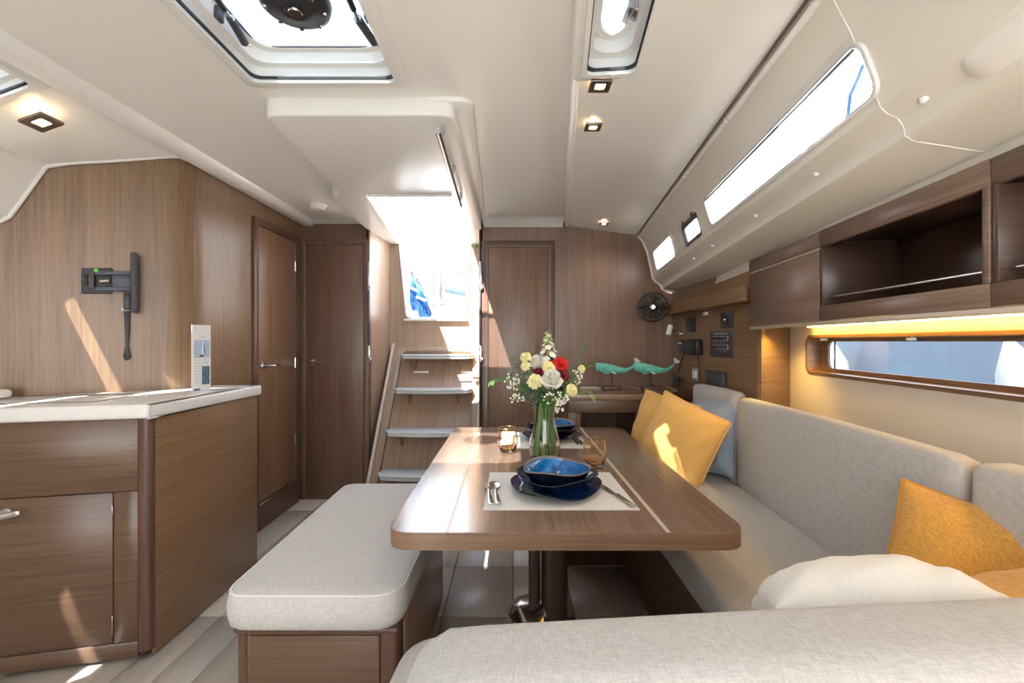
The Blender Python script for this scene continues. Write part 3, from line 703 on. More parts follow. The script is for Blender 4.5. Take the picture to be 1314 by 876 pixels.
# ---- liner windows
for k, (s0, s1, w0, w1, r) in enumerate(wins):
    L = .18
    t = bpy.data.objects.new('window_%d' % (k + 1), None); COL.objects.link(t); t['kind'] = 'structure'; t.location = PR((s0 + s1) / 2, 2, .5)
    ring_o = [PR(s, 2, w / L, -.003) for s, w in rr(s0 - .009, s1 + .009, w0 * L - .009, w1 * L + .009, r + .008, 5)]
    ring_i = [PR(s, 2, w / L, -.003) for s, w in rr(s0, s1, w0 * L, w1 * L, r, 5)]
    if k == 1:
        e = .018
        ring_o = [PR(s, 2, w / L, -.014) for s, w in rr(s0 - .01, s1 + .01, w0 * L - .016, w1 * L + .02, .02, 5)]
        ring_i = [PR(s, 2, w / L, -.014) for s, w in rr(s0 + e, s1 - e, w0 * L + .026, w1 * L - .020, .014, 5)]
    nn_ = (PR(1, 2, .5, 1) - PR(1, 2, .5, 0))
    plate('window_frame', ring_o, nn_ * .012, M['black'] if k == 1 else M['white'], t, holes=[ring_i])
    if k == 1:
        for w in (.02, .98):
            for s in (s0 + .06, s1 - .06):
                p = PR(s, 2, w0 + (w1 - w0) * w, -.016); softbox('latch', (.05, .012, .022), .004, Matrix.Translation(p) @ Matrix.Rotation(R(-TH), 4, 'Z'), M['dgrey'], t, 2)
    plate('glass', [PR(s, 2, w / L, .010) for s, w in rr(s0 - .005, s1 + .005, w0 * L - .005, w1 * L + .005, r, 4)], nn_ * .002, M['lglass'], t)
    if k == 0:
        tube('gasket', [PR(s, 2, w0 + .035, .006) for s in (s0 + .02, (s0 + s1) / 2, s1 - .01)], .004, M['dgrey'], t, 6)
# screw caps on the ledge
cap = None
for k, px in enumerate((1194, 1054, 976, 920, 896, 847)):
    s = ws_of(px, .74)
    p = PR(s, 4) + Vector((0, 0, .0)); r = .0085
    if cap is None:
        cap = lathe('screw_cap', [(0, .009), (.006, .008), (.0095, .003), (.0095, -.004)], axisM((0, 0, 0), (-.75, 0, .55)), M['white'], None, 12)
        o = cap
    else: o = cap.copy(); COL.objects.link(o)
    o.location = PR(s, 5); o.parent = wl

# =================================================================== DECK HATCHES AND OUTSIDE
def hatch(name, label, f, x0, x1, y0, y1, zb, h, mat, trimw=.03):
    """f(x, y, z) places points; rim below the ceiling, coaming walls up through the deck, lid of tinted acrylic"""
    t = thing(name, label, 'hatch', tuple(f((x0 + x1) / 2, (y0 + y1) / 2, zb)))
    def loop(e, z, r): return [f(x, y, z) for x, y in rr(x0 - e, x1 + e, y0 - e, y1 + e, r, 5)]
    plate('rim', loop(.035, zb - .008, .03), (0, 0, .010), M['white'], t, holes=[loop(-.004, zb - .008, .026)], bevel=.003)
    plate('blind_rail', loop(.008, zb - .014, .02), (0, 0, .006), M['white'], t, holes=[loop(-.006, zb - .014, .02)])
    plate('gasket', loop(.0, zb - .002, .03), (0, 0, .008), M['black'], t, holes=[loop(-.010, zb - .002, .03)])
    bm = bmesh.new()
    rows = [[bm.verts.new(p) for p in loop(e, zb + z, .03 + k)] for e, z, k in ((.0, .0, 0), (-.004, h * .45, .01), (-.022, h * .5, .02), (-.026, h * .9, .03), (-.040, h * .92, .04), (-.042, h, .04))]
    for A, B in zip(rows[:-1], rows[1:]):
        for i in range(len(A)): j = (i + 1) % len(A); bm.faces.new([A[i], A[j], B[j], B[i]])
    sharp(link('coaming', bm2me(bm), M['white'], t), 60)
    plate('lid', loop(.03, zb + h, .05), (0, 0, .010), mat, t)
    plate('seal', loop(-.038, zb + h - .004, .045), (0, 0, .004), M['dgrey'], t, holes=[loop(-.046, zb + h - .004, .045)])
    return t
idf = lambda x, y, z: Vector((x, y, z))
t = hatch('deck_hatch', 'large tinted deck hatch with round black vent over the cabin', idf, HX0, HX1, HY0, HY1, ZC, .085, M['hglass'])
# round vent screwed through the lid
prof_v = [(.0, 0), (.026, -.002), (.030, -.006), (.048, -.004), (.052, 0), (.078, .002), (.093, .012), (.097, .03), (.095, .031), (.0, .031)]
v = lathe('vent_housing', prof_v, (-.612, 1.285, ZC + .052), M['black'], t, 40)
lathe('centre_cap', [(0, -.006), (.018, -.006), (.021, -.003), (.021, .004)], (-.612, 1.285, ZC + .050), M['steel'], v, 24)
for k in range(8):
    a = 2 * PI * k / 8 + .2
    lathe('screw', [(0, -.003), (.006, -.002), (.007, .004)], (-.612 + .076 * math.cos(a), 1.285 + .076 * math.sin(a), ZC + .052), M['steel'], v, 10)
for sx, xs_ in ((1, HX0 + .03), (-1, HX1 - .03)):
    p0 = Vector((xs_ + .012 * sx, 1.41, ZC + .045)); p1 = Vector((xs_ + .03 * sx, 1.31, ZC + .050)); p2 = Vector((xs_ + .035 * sx, 1.12, ZC + .075))
    a = tube('hatch_stay', [p0, p1], .012, M['dgrey'], t, 12); tube('rod', [p1, p1.lerp(p2, .2)], .005, M['steel'], a, 8)
    tube('arm', [p1.lerp(p2, .15), p2], .008, M['black'], a, 10); tube('red_clip', [p1.lerp(p2, .45), p1.lerp(p2, .75)], .0105, M['red'], a, 10)
    box('bracket', xs_ - .006, xs_ + .006, 1.29, 1.32, ZC + .04, ZC + .075, M['dgrey'], a, .002)
    tube('pin', [p0 + Vector((-.012, .0, 0)), p0 + Vector((.012, .012, 0))], .004, M['steel'], a, 8)
t = hatch('deck_hatch', 'narrow tinted deck hatch above the two ceiling lights on the right', lambda x, y, z: S(y, x, z), SH['t0'], SH['t1'], SH['s0'], SH['s1'], 1.985, .085, M['hglass'])
p = S(1.275, .185, 2.045)
hn = tube('turn_handle', [p + Vector((0, .03, .012)), p, p + Vector((.002, -.035, 0)), p + Vector((.004, -.04, .02))], .011, M['steel'], t, 12)
box('plate', p.x + .012, p.x + .032, p.y - .03, p.y + .02, 2.04, 2.07, M['steel'], hn, .002)
tube('strap', [S(1.12, .180, 2.06), S(1.20, .180, 2.06)], .006, M['navy'], hn, 8)
t = hatch('deck_hatch', 'small deck hatch in the sloping ceiling at the left edge', lambda x, y, z: Vector((x, y, z + zp(x) - 2.04)), -2.02, -1.60, .9, 1.53, 2.04, .07, M['hglass'])
# sliding hatch pushed forward
t = thing('sliding_hatch', 'clear sliding companionway hatch with small steel handle', 'hatch', (-.57, 2.6, 2.12))
pt = roundpoly([(-.90, 2.40), (-.25, 2.40), (-.25, 2.80), (-.90, 2.80)], .03)
plate('panel', XY(pt, 2.115), (0, 0, .010), M['hglass'], t)
box('edge_bar', -.90, -.25, 2.785, 2.80, 2.10, 2.115, M['white'], t, .003)
box('handle', -.70, -.61, 2.72, 2.76, 2.096, 2.114, M['steel'], t, .004)
# cockpit
cp_ = box('cockpit_sole', -2.4, 1.4, 3.87, 8.2, .60, .66, M['white'], None, .01); cp_['kind'] = 'structure'
ck = plate('cockpit_coaming', [Vector((-2.3, y, z)) for y, z in ((3.87, .66), (8.0, .66), (8.0, 1.45), (5.6, 1.62), (3.87, 1.75))], (.35, 0, 0), M['white']); ck['kind'] = 'structure'
ck = plate('cockpit_coaming', [Vector((.45, y, z)) for y, z in ((3.87, .66), (8.0, .66), (8.0, 1.35), (5.6, 1.40), (3.87, 1.5))], (.35, 0, 0), M['white']); ck['kind'] = 'structure'
dk = plate('side_deck', XY([(-2.72, -1.3), (-2.08, -1.3), (-2.3, 8), (-2.72, 8)], 1.58), (0, 0, .04), M['white']); dk['kind'] = 'structure'
# steering wheel
wc = P(497, 393, 5.2); wt_ = thing('steering_wheel', 'thin black rimmed steering wheel seen through the companionway', 'wheel', tuple(wc))
wr = .46
tube('rim', [wc + Vector((wr * math.cos(2 * PI * k / 48), .06 * math.sin(2 * PI * k / 48), wr * math.sin(2 * PI * k / 48))) for k in range(48)], .014, M['dgrey'], wt_, 8, closed=True)
for k in range(5):
    a = 2 * PI * k / 5 + .5; tube('spoke', [wc, wc + Vector((wr * math.cos(a), 0, wr * math.sin(a)))], .009, M['steel'], wt_, 6)
lathe('hub', [(0, -.05), (.05, -.05), (.05, .05), (0, .05)], axisM(wc, (0, 1, 0)), M['black'], wt_, 16)
box('pedestal', wc.x - .14, wc.x + .14, wc.y + .05, wc.y + .35, .66, wc.z + .12, M['white'], wt_, .03)
# coiled blue lines
bl = plain('rope_blue', (.004, .06, .22), .7, bump=.4, bs=150)
for k, (x0, y0, x1, y1, D, w_) in enumerate(((529, 352, 533, 392, 4.6, .045), (537, 362, 546, 408, 4.4, .05))):
    a = P(x0, y0, D); b = P(x1, y1 + 6, D); rp_ = thing('rope_hank', 'bright blue rope hank hanging in the cockpit, the %s of two' % ('left' if k == 0 else 'right'), 'rope', tuple(b))
    bm = bmesh.new()
    for q in range(7):
        o_ = (q - 3) / 3
        bm_tube(bm, [a, a.lerp(b, .35) + Vector((o_ * w_ * .6, 0, 0)), a.lerp(b, .75) + Vector((o_ * w_, .02 * q, 0)), b + Vector((o_ * w_ * .5, 0, 0))], .011, 6)
    link('coil', bm2me(bm), bl, rp_, smooth=True)['kind'] = 'stuff'
    m_ = a.lerp(b, .42); tube('wrap', [m_ + Vector((-w_ * .9, -.02, .02)), m_ + Vector((w_ * .9, -.02, -.015))], .012, M['white'], rp_, 8)
    box('cleat', a.x - .03, a.x + .03, a.y - .02, a.y + .02, a.z, a.z + .06, M['steel'], rp_, .005)
# stern gate frame with folded bimini, and the pontoon behind
g = thing('stern_rail', 'steel stern rail with a blue grey folded cover behind the cockpit', 'rail', tuple(P(580, 410, 6.4)))
D = 6.4
for x in (556, 566, 603): tube('stanchion', [P(x, 350, D), Vector((P(x, 350, D).x, D, .66))], .013, M['dgrey'], g, 8)
for y in (351, 391): tube('rail_bar', [P(553, y, D), P(612, y - 1, D)], .012, M['dgrey'], g, 8)
softbox('cover', (.38, .16, .14), .05, Matrix.Translation(P(588, 372, D)) @ Matrix.Rotation(R(12), 4, 'Y'), M['navy'], g, 6)
box('outboard_clamp', *[q for ab in zip(P(563, 380, D - .1) , P(568, 358, D + .02)) for q in ab], M['dgrey'], g, .01)
# far quay and boats (soft shapes, over-exposed)
o = box('quay_edge', -6, 6, 22, 24, -1.6, .9, M['white'], None, .02); o['kind'] = 'structure'
sea = box('ground_water', -40, 60, -30, 60, -1.8, -1.7, plain('harbour_water', (.10, .20, .26), .15, bump=.6, bs=3)); sea['kind'] = 'structure'
# neighbouring hull outside the long window
hb = plain('hull_blue_grey', (.085, .115, .155), .25)
hwm = plain('hull_white', (.19, .20, .21), .3)
nb = thing('neighbouring_yacht', 'pale blue grey yacht hull close outside the long hull window', 'yacht', (4.2, 1.5, -1.75))
rows = []
for i in range(17):
    y = -6 + i * 1.1; k = (y - 2) / 9; hw_ = 1.0 - .5 * k * k
    rows.append([Vector((4.2 - hw_ * q, y, z)) for q, z in ((0, -1.8), (.55, -1.6), (.92, -.9), (1.0, .2), (1.02, 1.25), (.95, 1.32), (0, 1.40))])
loft('hull', rows, hb, nb)
for y0 in (-.35, 1.25, 2.6, 4.2):
    x = 4.2 - (1.0 - .5 * ((y0 - 2) / 9) ** 2) * 1.02 - .15
    bm = bmesh.new(); bm_tube(bm, [(x, y0, .05), (x, y0 + .02, .12), (x, y0 + .05, .25), (x, y0 + .12, .95), (x, y0 + .16, 1.1), (x, y0 + .18, 1.16)], [.02, .06, .11, .11, .05, .02], 16)
    fd = link('fender', bm2me(bm), hwm, None, smooth=True)
    tag(fd, 'white inflatable fender on the neighbouring hull, ' + {-.35: 'nearest the camera of the four', 1.25: 'second from the camera', 2.6: 'third from the camera', 4.2: 'farthest aft of the four'}[y0], 'fender', 'fenders on the neighbouring hull')
tube('rubbing_strake', [Vector((4.2 - (1.0 - .5 * ((y - 2) / 9) ** 2) * 1.03, y, .72)) for y in [-6 + i * 1.1 for i in range(17)]], .03, hwm, nb, 8)
# rig lines outside the coachroof window
ln = thing('blue_line', 'blue rope running past the forward end of the long coachroof window', 'rope', tuple(S(1.2, 1.0, 2.0)))
tube('line', [P(1108, 82, 1.35), P(1101, 100, 1.4), P(1091, 122, 1.5), P(1088, 148, 1.52), P(1080, 170, 1.6)], .005, bl, ln, 8)
# unseen block above the deck, added to keep sun out of the port hatch
blk = softbox('sun_block', (.50, .7, .75), .15, Matrix.Translation((-1.84, .55, 2.62)), M['blue'], None, 6); tag(blk, 'unseen blue grey block added above the deck to shade the small port hatch', 'blocker')

# =================================================================== CEILING FITTINGS
def spot(px, py, z, lab, sz=.058, e=2, tilt=None):
    D = (z - EYE) * F / (438 - py); x = (px - 657) / F * D
    t = thing('ceiling_light', lab, 'light', (x, D, z)); h = sz / 2
    Mx = Matrix.Translation((x, D, z)) @ (tilt or Matrix.Identity(4))
    def L4(hh, zz, r=.004): return [Mx @ Vector((a, b, zz)) for a, b in rr(-hh, hh, -hh, hh, r, 3)]
    plate('bezel', L4(h, -.010), (0, 0, .009), M['steelb'], t, holes=[L4(h * .45, -.010, .002)], bevel=.002)
    plate('lens', L4(h * .45, -.005, .001), (0, 0, .003), M['lamp'], t, smooth=False)
    l = bpy.data.lights.new('beam', 'SPOT'); lo = bpy.data.objects.new('beam', l); COL.objects.link(lo); lo.parent = t; lo.location = (0, 0, -.02)
    l.energy = e; l.color = (1, .76, .48); l.spot_size = R(130); l.spot_blend = 1; l.shadow_soft_size = .02
spot(770, 108, 1.976, 'square bronze ceiling light just behind the narrow hatch', .068)
spot(761, 161, 1.975, 'square bronze ceiling light, second behind the narrow hatch', .062)
spot(775, 286, 1.955, 'square ceiling light nearest the aft wall', .062)
spot(52, 155, 1.945, 'square bronze ceiling light in the sloping port ceiling over the galley', .088, tilt=Matrix.Rotation(R(-20), 4, 'Y'))
t = thing('smoke_detector', 'round white detector on the ceiling near the port cabin doors', 'detector', (-1.25, 2.93, ZC))
lathe('base', [(0, -.012), (.050, -.012), (.055, -.006), (.055, 0), (0, 0)], (-1.25, 2.93, ZC - .001), M['white'], t, 32)
lathe('cover', [(0, -.034), (.038, -.032), (.046, -.022), (.046, -.012)], (-1.25, 2.93, ZC), M['white'], t, 32)
t = thing('grab_rail', 'stainless grab rail on the lowered ceiling moulding over the stairs', 'rail', (-.275, 2.1, 1.96))
ra = Vector((-.270, 1.655, 1.915)); rb = Vector((-.292, 2.56, 1.915))
tube('bar', [ra, rb], .0125, M['steel'], t, 16)
for q in (.07, .5, .93):
    c = ra.lerp(rb, q); tube('bracket', [c, c + Vector((.012, 0, .03)), c + Vector((.012, 0, .052))], .008, M['steel'], t, 10)
for q in (ra, rb): lathe('end_cap', [(0, -.003), (.0135, -.003), (.0135, .003), (0, .003)], axisM(q, (0, 1, 0)), M['steel'], t, 16)
box('exit_tag', -.325, -.300, 3.795, 3.812, 1.945, 1.985, M['green'], None, .002); tag(bpy.data.objects['exit_tag'], 'tiny green sign high on the right side of the stairwell', 'sign')

# =================================================================== PILLOWS
def pillow(name, label, loc, nrm, up, size, thick, mat, pmat=None, seed=0, pinch=.07, sag=0, group=None, wr=.006):
    """square pillow; nrm = facing direction, up = its upper edge direction"""
    n = Vector(nrm).normalized(); u = Vector(up); u = (u - n * u.dot(n)).normalized(); r = u.cross(n)
    loc = Vector(loc); N = 26; h = size / 2
    def pt(a, b, sgn):
        k = max(0, (1 - abs(a) ** 2.4) * (1 - abs(b) ** 2.4)) ** .52
        x = a * h * (1 - pinch * (1 - b * b)); y = b * h * (1 - pinch * (1 - a * a))
        y -= sag * (1 - a * a) * (b + 1) * .5
        v = Vector((a * 2.3 + seed, b * 2.3, sgn * .6))
        e = thick / 2 * k * (1 + .10 * noise.noise(v))
        # creases radiating from the corners and pulled along the seams
        c = math.sin((a - b) * 9 + seed + 2.5 * noise.noise(v * .8)) * .5 + noise.noise(Vector((a * 6 + seed, b * 2.2, sgn)))
        e += wr * c * (a * a + b * b) * min(1, k * 2.2)
        return loc + r * x + u * y + n * (e * sgn)
    bm = bmesh.new()
    g = [-1 + 2 * i / N for i in range(N + 1)]; g = [math.copysign(1 - (1 - abs(q)) ** 1.35, q) for q in g]
    fr_ = [[bm.verts.new(pt(a, b, 1)) for a in g] for b in g]
    bk = [[fr_[j][i] if (i in (0, N) or j in (0, N)) else bm.verts.new(pt(g[i], g[j], -1)) for i in range(N + 1)] for j in range(N + 1)]
    for j in range(N):
        for i in range(N):
            bm.faces.new([fr_[j][i], fr_[j][i + 1], fr_[j + 1][i + 1], fr_[j + 1][i]])
            bm.faces.new([bk[j][i], bk[j + 1][i], bk[j + 1][i + 1], bk[j][i + 1]])
    t = thing(name, label, 'pillow', tuple(loc), group)
    link('cover', bm2me(bm), mat, t, smooth=True)
    loopg = [(q, -1) for q in g[:-1]] + [(1, q) for q in g[:-1]] + [(-q, 1) for q in g[:-1]] + [(-1, -q) for q in g[:-1]]
    if pmat: tube('piping', [pt(a, b, 0) for a, b in loopg], .0048, pmat, t, 8, closed=True)
    return t
pillow('mustard_pillow', 'mustard pillow at the far end of the settee, behind the other mustard one', (.835, 2.53, .665), (-.80, -.58, .25), (.45, .1, 1), .36, .19, M['mustl'], M['mustl'], 1, pinch=.03)
pillow('blue_pillow', 'blue grey pillow leaning on the backrest behind the mustard ones', (.995, 2.36, .66), (-.88, -.34, .30), (.2, .3, 1), .38, .13, M['blue'], M['blue'], 2)
pillow('mustard_pillow', 'sunlit mustard pillow in front at the far end of the settee', (.828, 2.24, .665), (-.74, -.62, .24), (.50, -.05, 1), .37, .19, M['mustl'], M['mustl'], 4.2, pinch=.03)
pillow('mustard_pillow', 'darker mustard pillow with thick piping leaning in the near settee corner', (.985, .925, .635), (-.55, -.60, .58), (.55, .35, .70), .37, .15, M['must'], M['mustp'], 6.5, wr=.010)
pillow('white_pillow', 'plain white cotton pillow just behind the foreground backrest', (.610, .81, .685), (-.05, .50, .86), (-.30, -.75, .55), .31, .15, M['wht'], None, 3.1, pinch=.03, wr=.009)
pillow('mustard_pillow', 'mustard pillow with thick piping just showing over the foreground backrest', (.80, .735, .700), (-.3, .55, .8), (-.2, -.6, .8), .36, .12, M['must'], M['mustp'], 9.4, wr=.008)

# =================================================================== TABLE SETTINGS
TZ = .6602
gl_d = plain('glaze_dark', (.006, .008, .018), .10, coat=.4, var=.3, bs=30)
gl_b = plain('glaze_blue', (.004, .035, .16), .07, coat=.6, var=.75, bs=38)
gl_c = plain('glaze_bright_blue', (.008, .15, .42), .07, coat=.6, var=.45, bs=30)
gl_rim = plain('glaze_rim', (.20, .16, .14), .35)
def ware(name, label, c, rad, h, seed, deep=.5, group=None, foot=.45):
    ph = rnd.random() * 6
    def wob(a, r, z):
        k = (r / rad) ** 3
        return (1 + .030 * k * math.sin(3 * a + seed) + .02 * k * math.sin(5 * a + 2 * seed), k * (.0042 * math.sin(3 * a + seed * 2) + .004 * math.sin(2 * a + seed)))
    t = thing(name, label, 'bowl' if deep > .6 else 'plate', tuple(c), group)
    f = rad * foot
    out = [(0, .0), (f * .9, .0), (f, .001), (f + (rad - f) * .45, h * .30), (f + (rad - f) * .85, h * .78), (rad, h)]
    inn = [(rad * .985, h + .001), (f + (rad - f) * .80, h * .78 + .003), (f + (rad - f) * .40, h * .30 + .006), (f, .007), (f * .5, .0055), (0, .005)]
    lathe('outside', out, c, gl_d, t, 48, wob)
    lathe('inside_glaze', [(rad * .93, h * .90 + .002)] + inn[1:], c, gl_c if deep > .6 else gl_b, t, 48, wob)
    lathe('rim', [(rad * .93, h * .90 + .0015), (rad * .985, h + .0015), (rad * .997, h + .001), (rad, h), (rad * .99, h - .003)], c, gl_rim if deep > .6 else gl_d, t, 48, wob)
    return t
def setting(cx, cy, who, s0):
    ware('dinner_plate', 'wavy dark blue glazed plate at the bottom of the %s stack' % who, (cx, cy, TZ + .0022), .150, .022, s0 + .6, .3)
    ware('soup_plate', 'wavy dark blue soup plate in the middle of the %s stack' % who, (cx + .006, cy + .01, TZ + .0110), .134, .048, s0 + 2.1, .5, foot=.5)
    ware('bowl', 'bright blue glazed bowl on top of the %s stack' % who, (cx + .010, cy + .015, TZ + .0190), .112, .058, s0 + 4.0, 1, foot=.6)
setting(.140, 1.495, 'near', 0)
setting(.200, 2.30, 'far', 1.3)
pm = plate('placemat', XY([(-.083, 1.322), (.372, 1.322), (.364, 1.70), (-.083, 1.70)], TZ), (0, 0, .0015), M['linen'], smooth=False); tag(pm, 'pale woven placemat under the near stack of blue plates', 'placemat')
pm = plate('placemat', XY([(-.06, 2.085), (.355, 2.085), (.36, 2.46), (-.06, 2.46)], TZ), (0, 0, .0015), M['linen'], smooth=False); tag(pm, 'pale woven placemat under the far stack of blue plates', 'placemat')
def cutlery(kind, label, base, tip, z=TZ + .004, L=None):
    a = Vector((*base, z)); b = Vector((*tip, z)); d = (b - a).normalized(); L = (b - a).length; q = Vector((-d.y, d.x, 0))
    t = thing(kind, label, kind, tuple((a + b) / 2))
    def prof2(pts): return [a + d * (u * L) + q * v for u, v in pts]
    up = Vector((0, 0, .0025))
    if kind == 'knife':
        plate('handle', prof2([(0, -.010), (.0, .010), (.45, .009), (.47, .006), (.47, -.006), (.45, -.009)]), up * 2.6, M['steel'], t, bevel=.002)
        plate('blade', prof2([(.47, -.006), (.47, .006), (.55, .012), (.85, .013), (.95, .008), (1, -.003), (.8, -.009)]), up * .8, M['steel'], t, bevel=.0004, seg=1)
    else:
        plate('handle', prof2([(0, -.0085), (0, .0085), (.30, .006), (.60, .003), (.68, .003), (.68, -.003), (.60, -.003), (.30, -.006)]), up * 1.4, M['steel'], t, bevel=.0012)
        if kind == 'spoon':
            bm = bmesh.new(); c = a + d * (.84 * L); N = 20; rings = []
            for k, (r, zz) in enumerate(((1, .006), (.8, .003), (.5, .0012), (.15, .0004))):
                rings.append([bm.verts.new(c + d * (math.cos(2 * PI * i / N) * .17 * L * r) + q * (math.sin(2 * PI * i / N) * .021 * r) + Vector((0, 0, zz))) for i in range(N)])
            for A, B in zip(rings[:-1], rings[1:]):
                for i in range(N): bm.faces.new([A[i], A[(i + 1) % N], B[(i + 1) % N], B[i]])
            bm.faces.new(rings[-1]); o = link('spoon_head', bm2me(bm), M['steel'], t, smooth=True)
            md = o.modifiers.new('thick', 'SOLIDIFY'); md.thickness = .0012; md.offset = 1
        else:
            plate('fork_head', prof2([(.66, -.003), (.66, .003), (.72, .011), (.80, .0125), (.82, .0125), (.82, -.0125), (.80, -.0125), (.72, -.011)]), up * 1.0, M['steel'], t, bevel=.0006, seg=1)
            for v in (-.0108, -.0036, .0036, .0108):
                plate('tine', prof2([(.815, v - .0017), (.815, v + .0017), (1, v + .001), (1, v - .001)]), up, M['steel'], t, smooth=False)
    return t
cutlery('fork', 'steel fork lying left of the near blue plates, beside the spoon', (-.062, 1.36), (-.085, 1.565))
cutlery('spoon', 'steel spoon crossing beside the fork, left of the near blue plates', (-.040, 1.355), (-.062, 1.555), TZ + .007)
cutlery('knife', 'steel knife lying right of the near blue plates', (.356, 1.335), (.298, 1.565), TZ + .0025)
cutlery('knife', 'steel knife lying right of the far blue plates', (.335, 2.12), (.320, 2.33), TZ + .0025)
cutlery('spoon', 'steel spoon lying right of the far blue plates', (.315, 2.13), (.300, 2.33), TZ + .0025)
# glasses
def glassmat(name, col, rough=0, ior=1.45):
    m = plain(name, col, rough, trans=1, ior=ior); return m
amb = glassmat('amber_glass', (1, .90, .74)); clr = glassmat('clear_glass', (.97, .99, .98)); amb2 = plain('amber_base', (1, .66, .34), .05, trans=.95)
def tumbler(lab, x, y, tall, ribs):
    t = thing('glass_tumbler', lab, 'glass', (x, y, TZ))
    r = .046
    pf = [(0, .0), (.026, 0), (.033, .006), (r, .038), (r * .99, .055), (r * .86, tall), (r * .84, tall), (r * .96, .055), (r * .965, .040), (.031, .012), (.022, .008), (0, .007)]
    wob = (lambda a, q, z: (1 + .05 * (abs(math.sin(4 * a)) - .5) * max(0, 1 - z / .06), 0)) if not ribs else (lambda a, q, z: (1 + .018 * math.sin(14 * a) * (1 if q > .03 else 0), 0))
    lathe('body', pf, (x, y, TZ + .0005), amb, t, 56, wob)
    lathe('amber_bottom', [(0, .0085), (.021, .009), (.030, .014), (.034, .022), (0, .0215)], (x, y, TZ), amb2, t, 24)
    tube('gilt_rim', [(x + r * .85 * math.cos(2 * PI * k / 32), y + r * .85 * math.sin(2 * PI * k / 32), TZ + tall) for k in range(32)], .0012, plain('gilt', (.8, .5, .22), .25, metal=1), t, 6, closed=True)
tumbler('faceted amber glass tumbler left of the flower vase', -.020, 2.02, .108, False)
tumbler('ribbed amber glass tumbler right of the near blue plates', .325, 1.79, .105, True)

# ---- vase with bouquet
VX, VY = .137, 1.905
t = thing('flower_vase', 'clear waisted glass vase holding the bouquet on the dining table', 'vase', (VX, VY, TZ))
vp = [(0, 0), (.050, 0), (.060, .006), (.066, .035), (.063, .075), (.050, .130), (.043, .165), (.044, .195), (.052, .232)]
vi = [(.0505, .232), (.0425, .195), (.0413, .165), (.048, .130), (.061, .075), (.063, .035), (.056, .012), (0, .010)]
lathe('glass', vp + vi, (VX, VY, TZ + .0005), clr, t, 48)
gs = [plain('stem_green', (.10, .26, .05), .5), plain('stem_light', (.26, .42, .10), .5), plain('leaf_dark', (.05, .13, .05), .5), plain('leaf_grey', (.20, .30, .24), .6), plain('leaf_lime', (.35, .42, .12), .6)]
stm = thing('stem_bunch', 'green stems standing in water inside the glass vase', 'stems', (VX, VY, TZ + .02))
for k in range(44):
    a = rnd.random() * 6.28; r0_ = .054 * math.sqrt(rnd.random()); a2 = a + .9 * rnd.random(); r1_ = .034 * math.sqrt(rnd.random())
    p0 = Vector((VX + r0_ * math.cos(a), VY + r0_ * math.sin(a), TZ + .016)); p1 = Vector((VX + r1_ * math.cos(a2), VY + r1_ * math.sin(a2), TZ + .235))
    tube('stem', [p0, p0.lerp(p1, .5) * 1.0, p1], .0030, gs[rnd.choice((0, 0, 1, 1, 2))], stm, 6)
def petal_bm(bm, c, ax, ang, ln, wd, open_, curl=.2, base=.0):
    """one cupped petal: grid 4x3"""
    z = Vector(ax).normalized(); x = (Vector((1, .1, 0)) - z * z.x).normalized(); y = z.cross(x)
    rd = x * math.cos(ang) + y * math.sin(ang); tn = z.cross(rd); rows = []
    for i in range(5):
        u = i / 4; th_ = open_ * (.35 + .65 * u) + curl * u * u
        cen_ = c + rd * (base + ln * math.sin(th_) * u) + z * (ln * math.cos(th_) * u)
        w2 = wd * math.sin(PI * (.18 + .68 * u)) ** .8
        rows.append([bm.verts.new(cen_ + tn * (w2 * v) - rd * (abs(v) * w2 * .35)) for v in (-1, -.5, 0, .5, 1)])
    for A, B in zip(rows[:-1], rows[1:]):
        for k in range(4): bm.faces.new([A[k], A[k + 1], B[k + 1], B[k]])
def top_pt(px, py, D): return P(px, py, D)
def stem_to(t, c, mat, r=.0022):
    a = Vector((VX + (c.x - VX) * .22, VY + (c.y - VY) * .22, TZ + .215)); m_ = a.lerp(c, .5) + Vector((0, 0, .006))
    tube('stem', [a, m_, c], r, mat, t, 6)
def bloom(name, label, cat, px, py, D, rad, mat, layers, ax, group=None):
    c = P(px, py, D); ax = Vector(ax).normalized(); c = c - ax * rad * .6
    t = thing(name, label, cat, tuple(c), group); bm = bmesh.new(); k = 0
    for (n, ln, wd, op_, curl) in layers:
        for i in range(n):
            petal_bm(bm, c, ax, 2 * PI * i / n + k * .7 + rnd.random() * .25, rad * ln * (1 + .08 * rnd.uniform(-1, 1)), rad * wd, op_ + rnd.uniform(-.06, .06) * (3 if n > 8 else 1), curl, rad * .03 * k)
        k += 1
    link('petals', bm2me(bm), mat, t, smooth=True)
    lathe('bud', [(rad * .10, 0), (rad * .36, rad * .35), (rad * .34, rad * .75), (rad * .16, rad * .98), (0, rad * .95)], axisM(c, ax), mat, t, 10, lambda a_, q_, z_: (1 + .12 * math.sin(5 * a_ + 9 * z_ / rad), 0))
    lathe('calyx', [(0, -.012), (.004, -.010), (rad * .28, .002), (0, .006)], axisM(c, ax), gs[0], t, 8)
    stem_to(t, c, gs[0]); return t
yel = plain('petal_lemon', (.86, .80, .40), .6, var=.10, bs=60); whi = plain('petal_white', (.84, .82, .72), .6, var=.05, bs=50)
redm = plain('petal_red', (.62, .015, .010), .6, var=.2, bs=60); drk = plain('petal_burgundy', (.17, .008, .022), .6, var=.3, bs=60); grn = plain('petal_greenish', (.62, .70, .38), .6)
ROSE = [(4, 1.45, .42, .10, -.16), (5, 1.5, .54, .26, -.2), (5, 1.5, .68, .42, -.2), (6, 1.45, .78, .60, -.15), (6, 1.25, .82, .85, .1)]
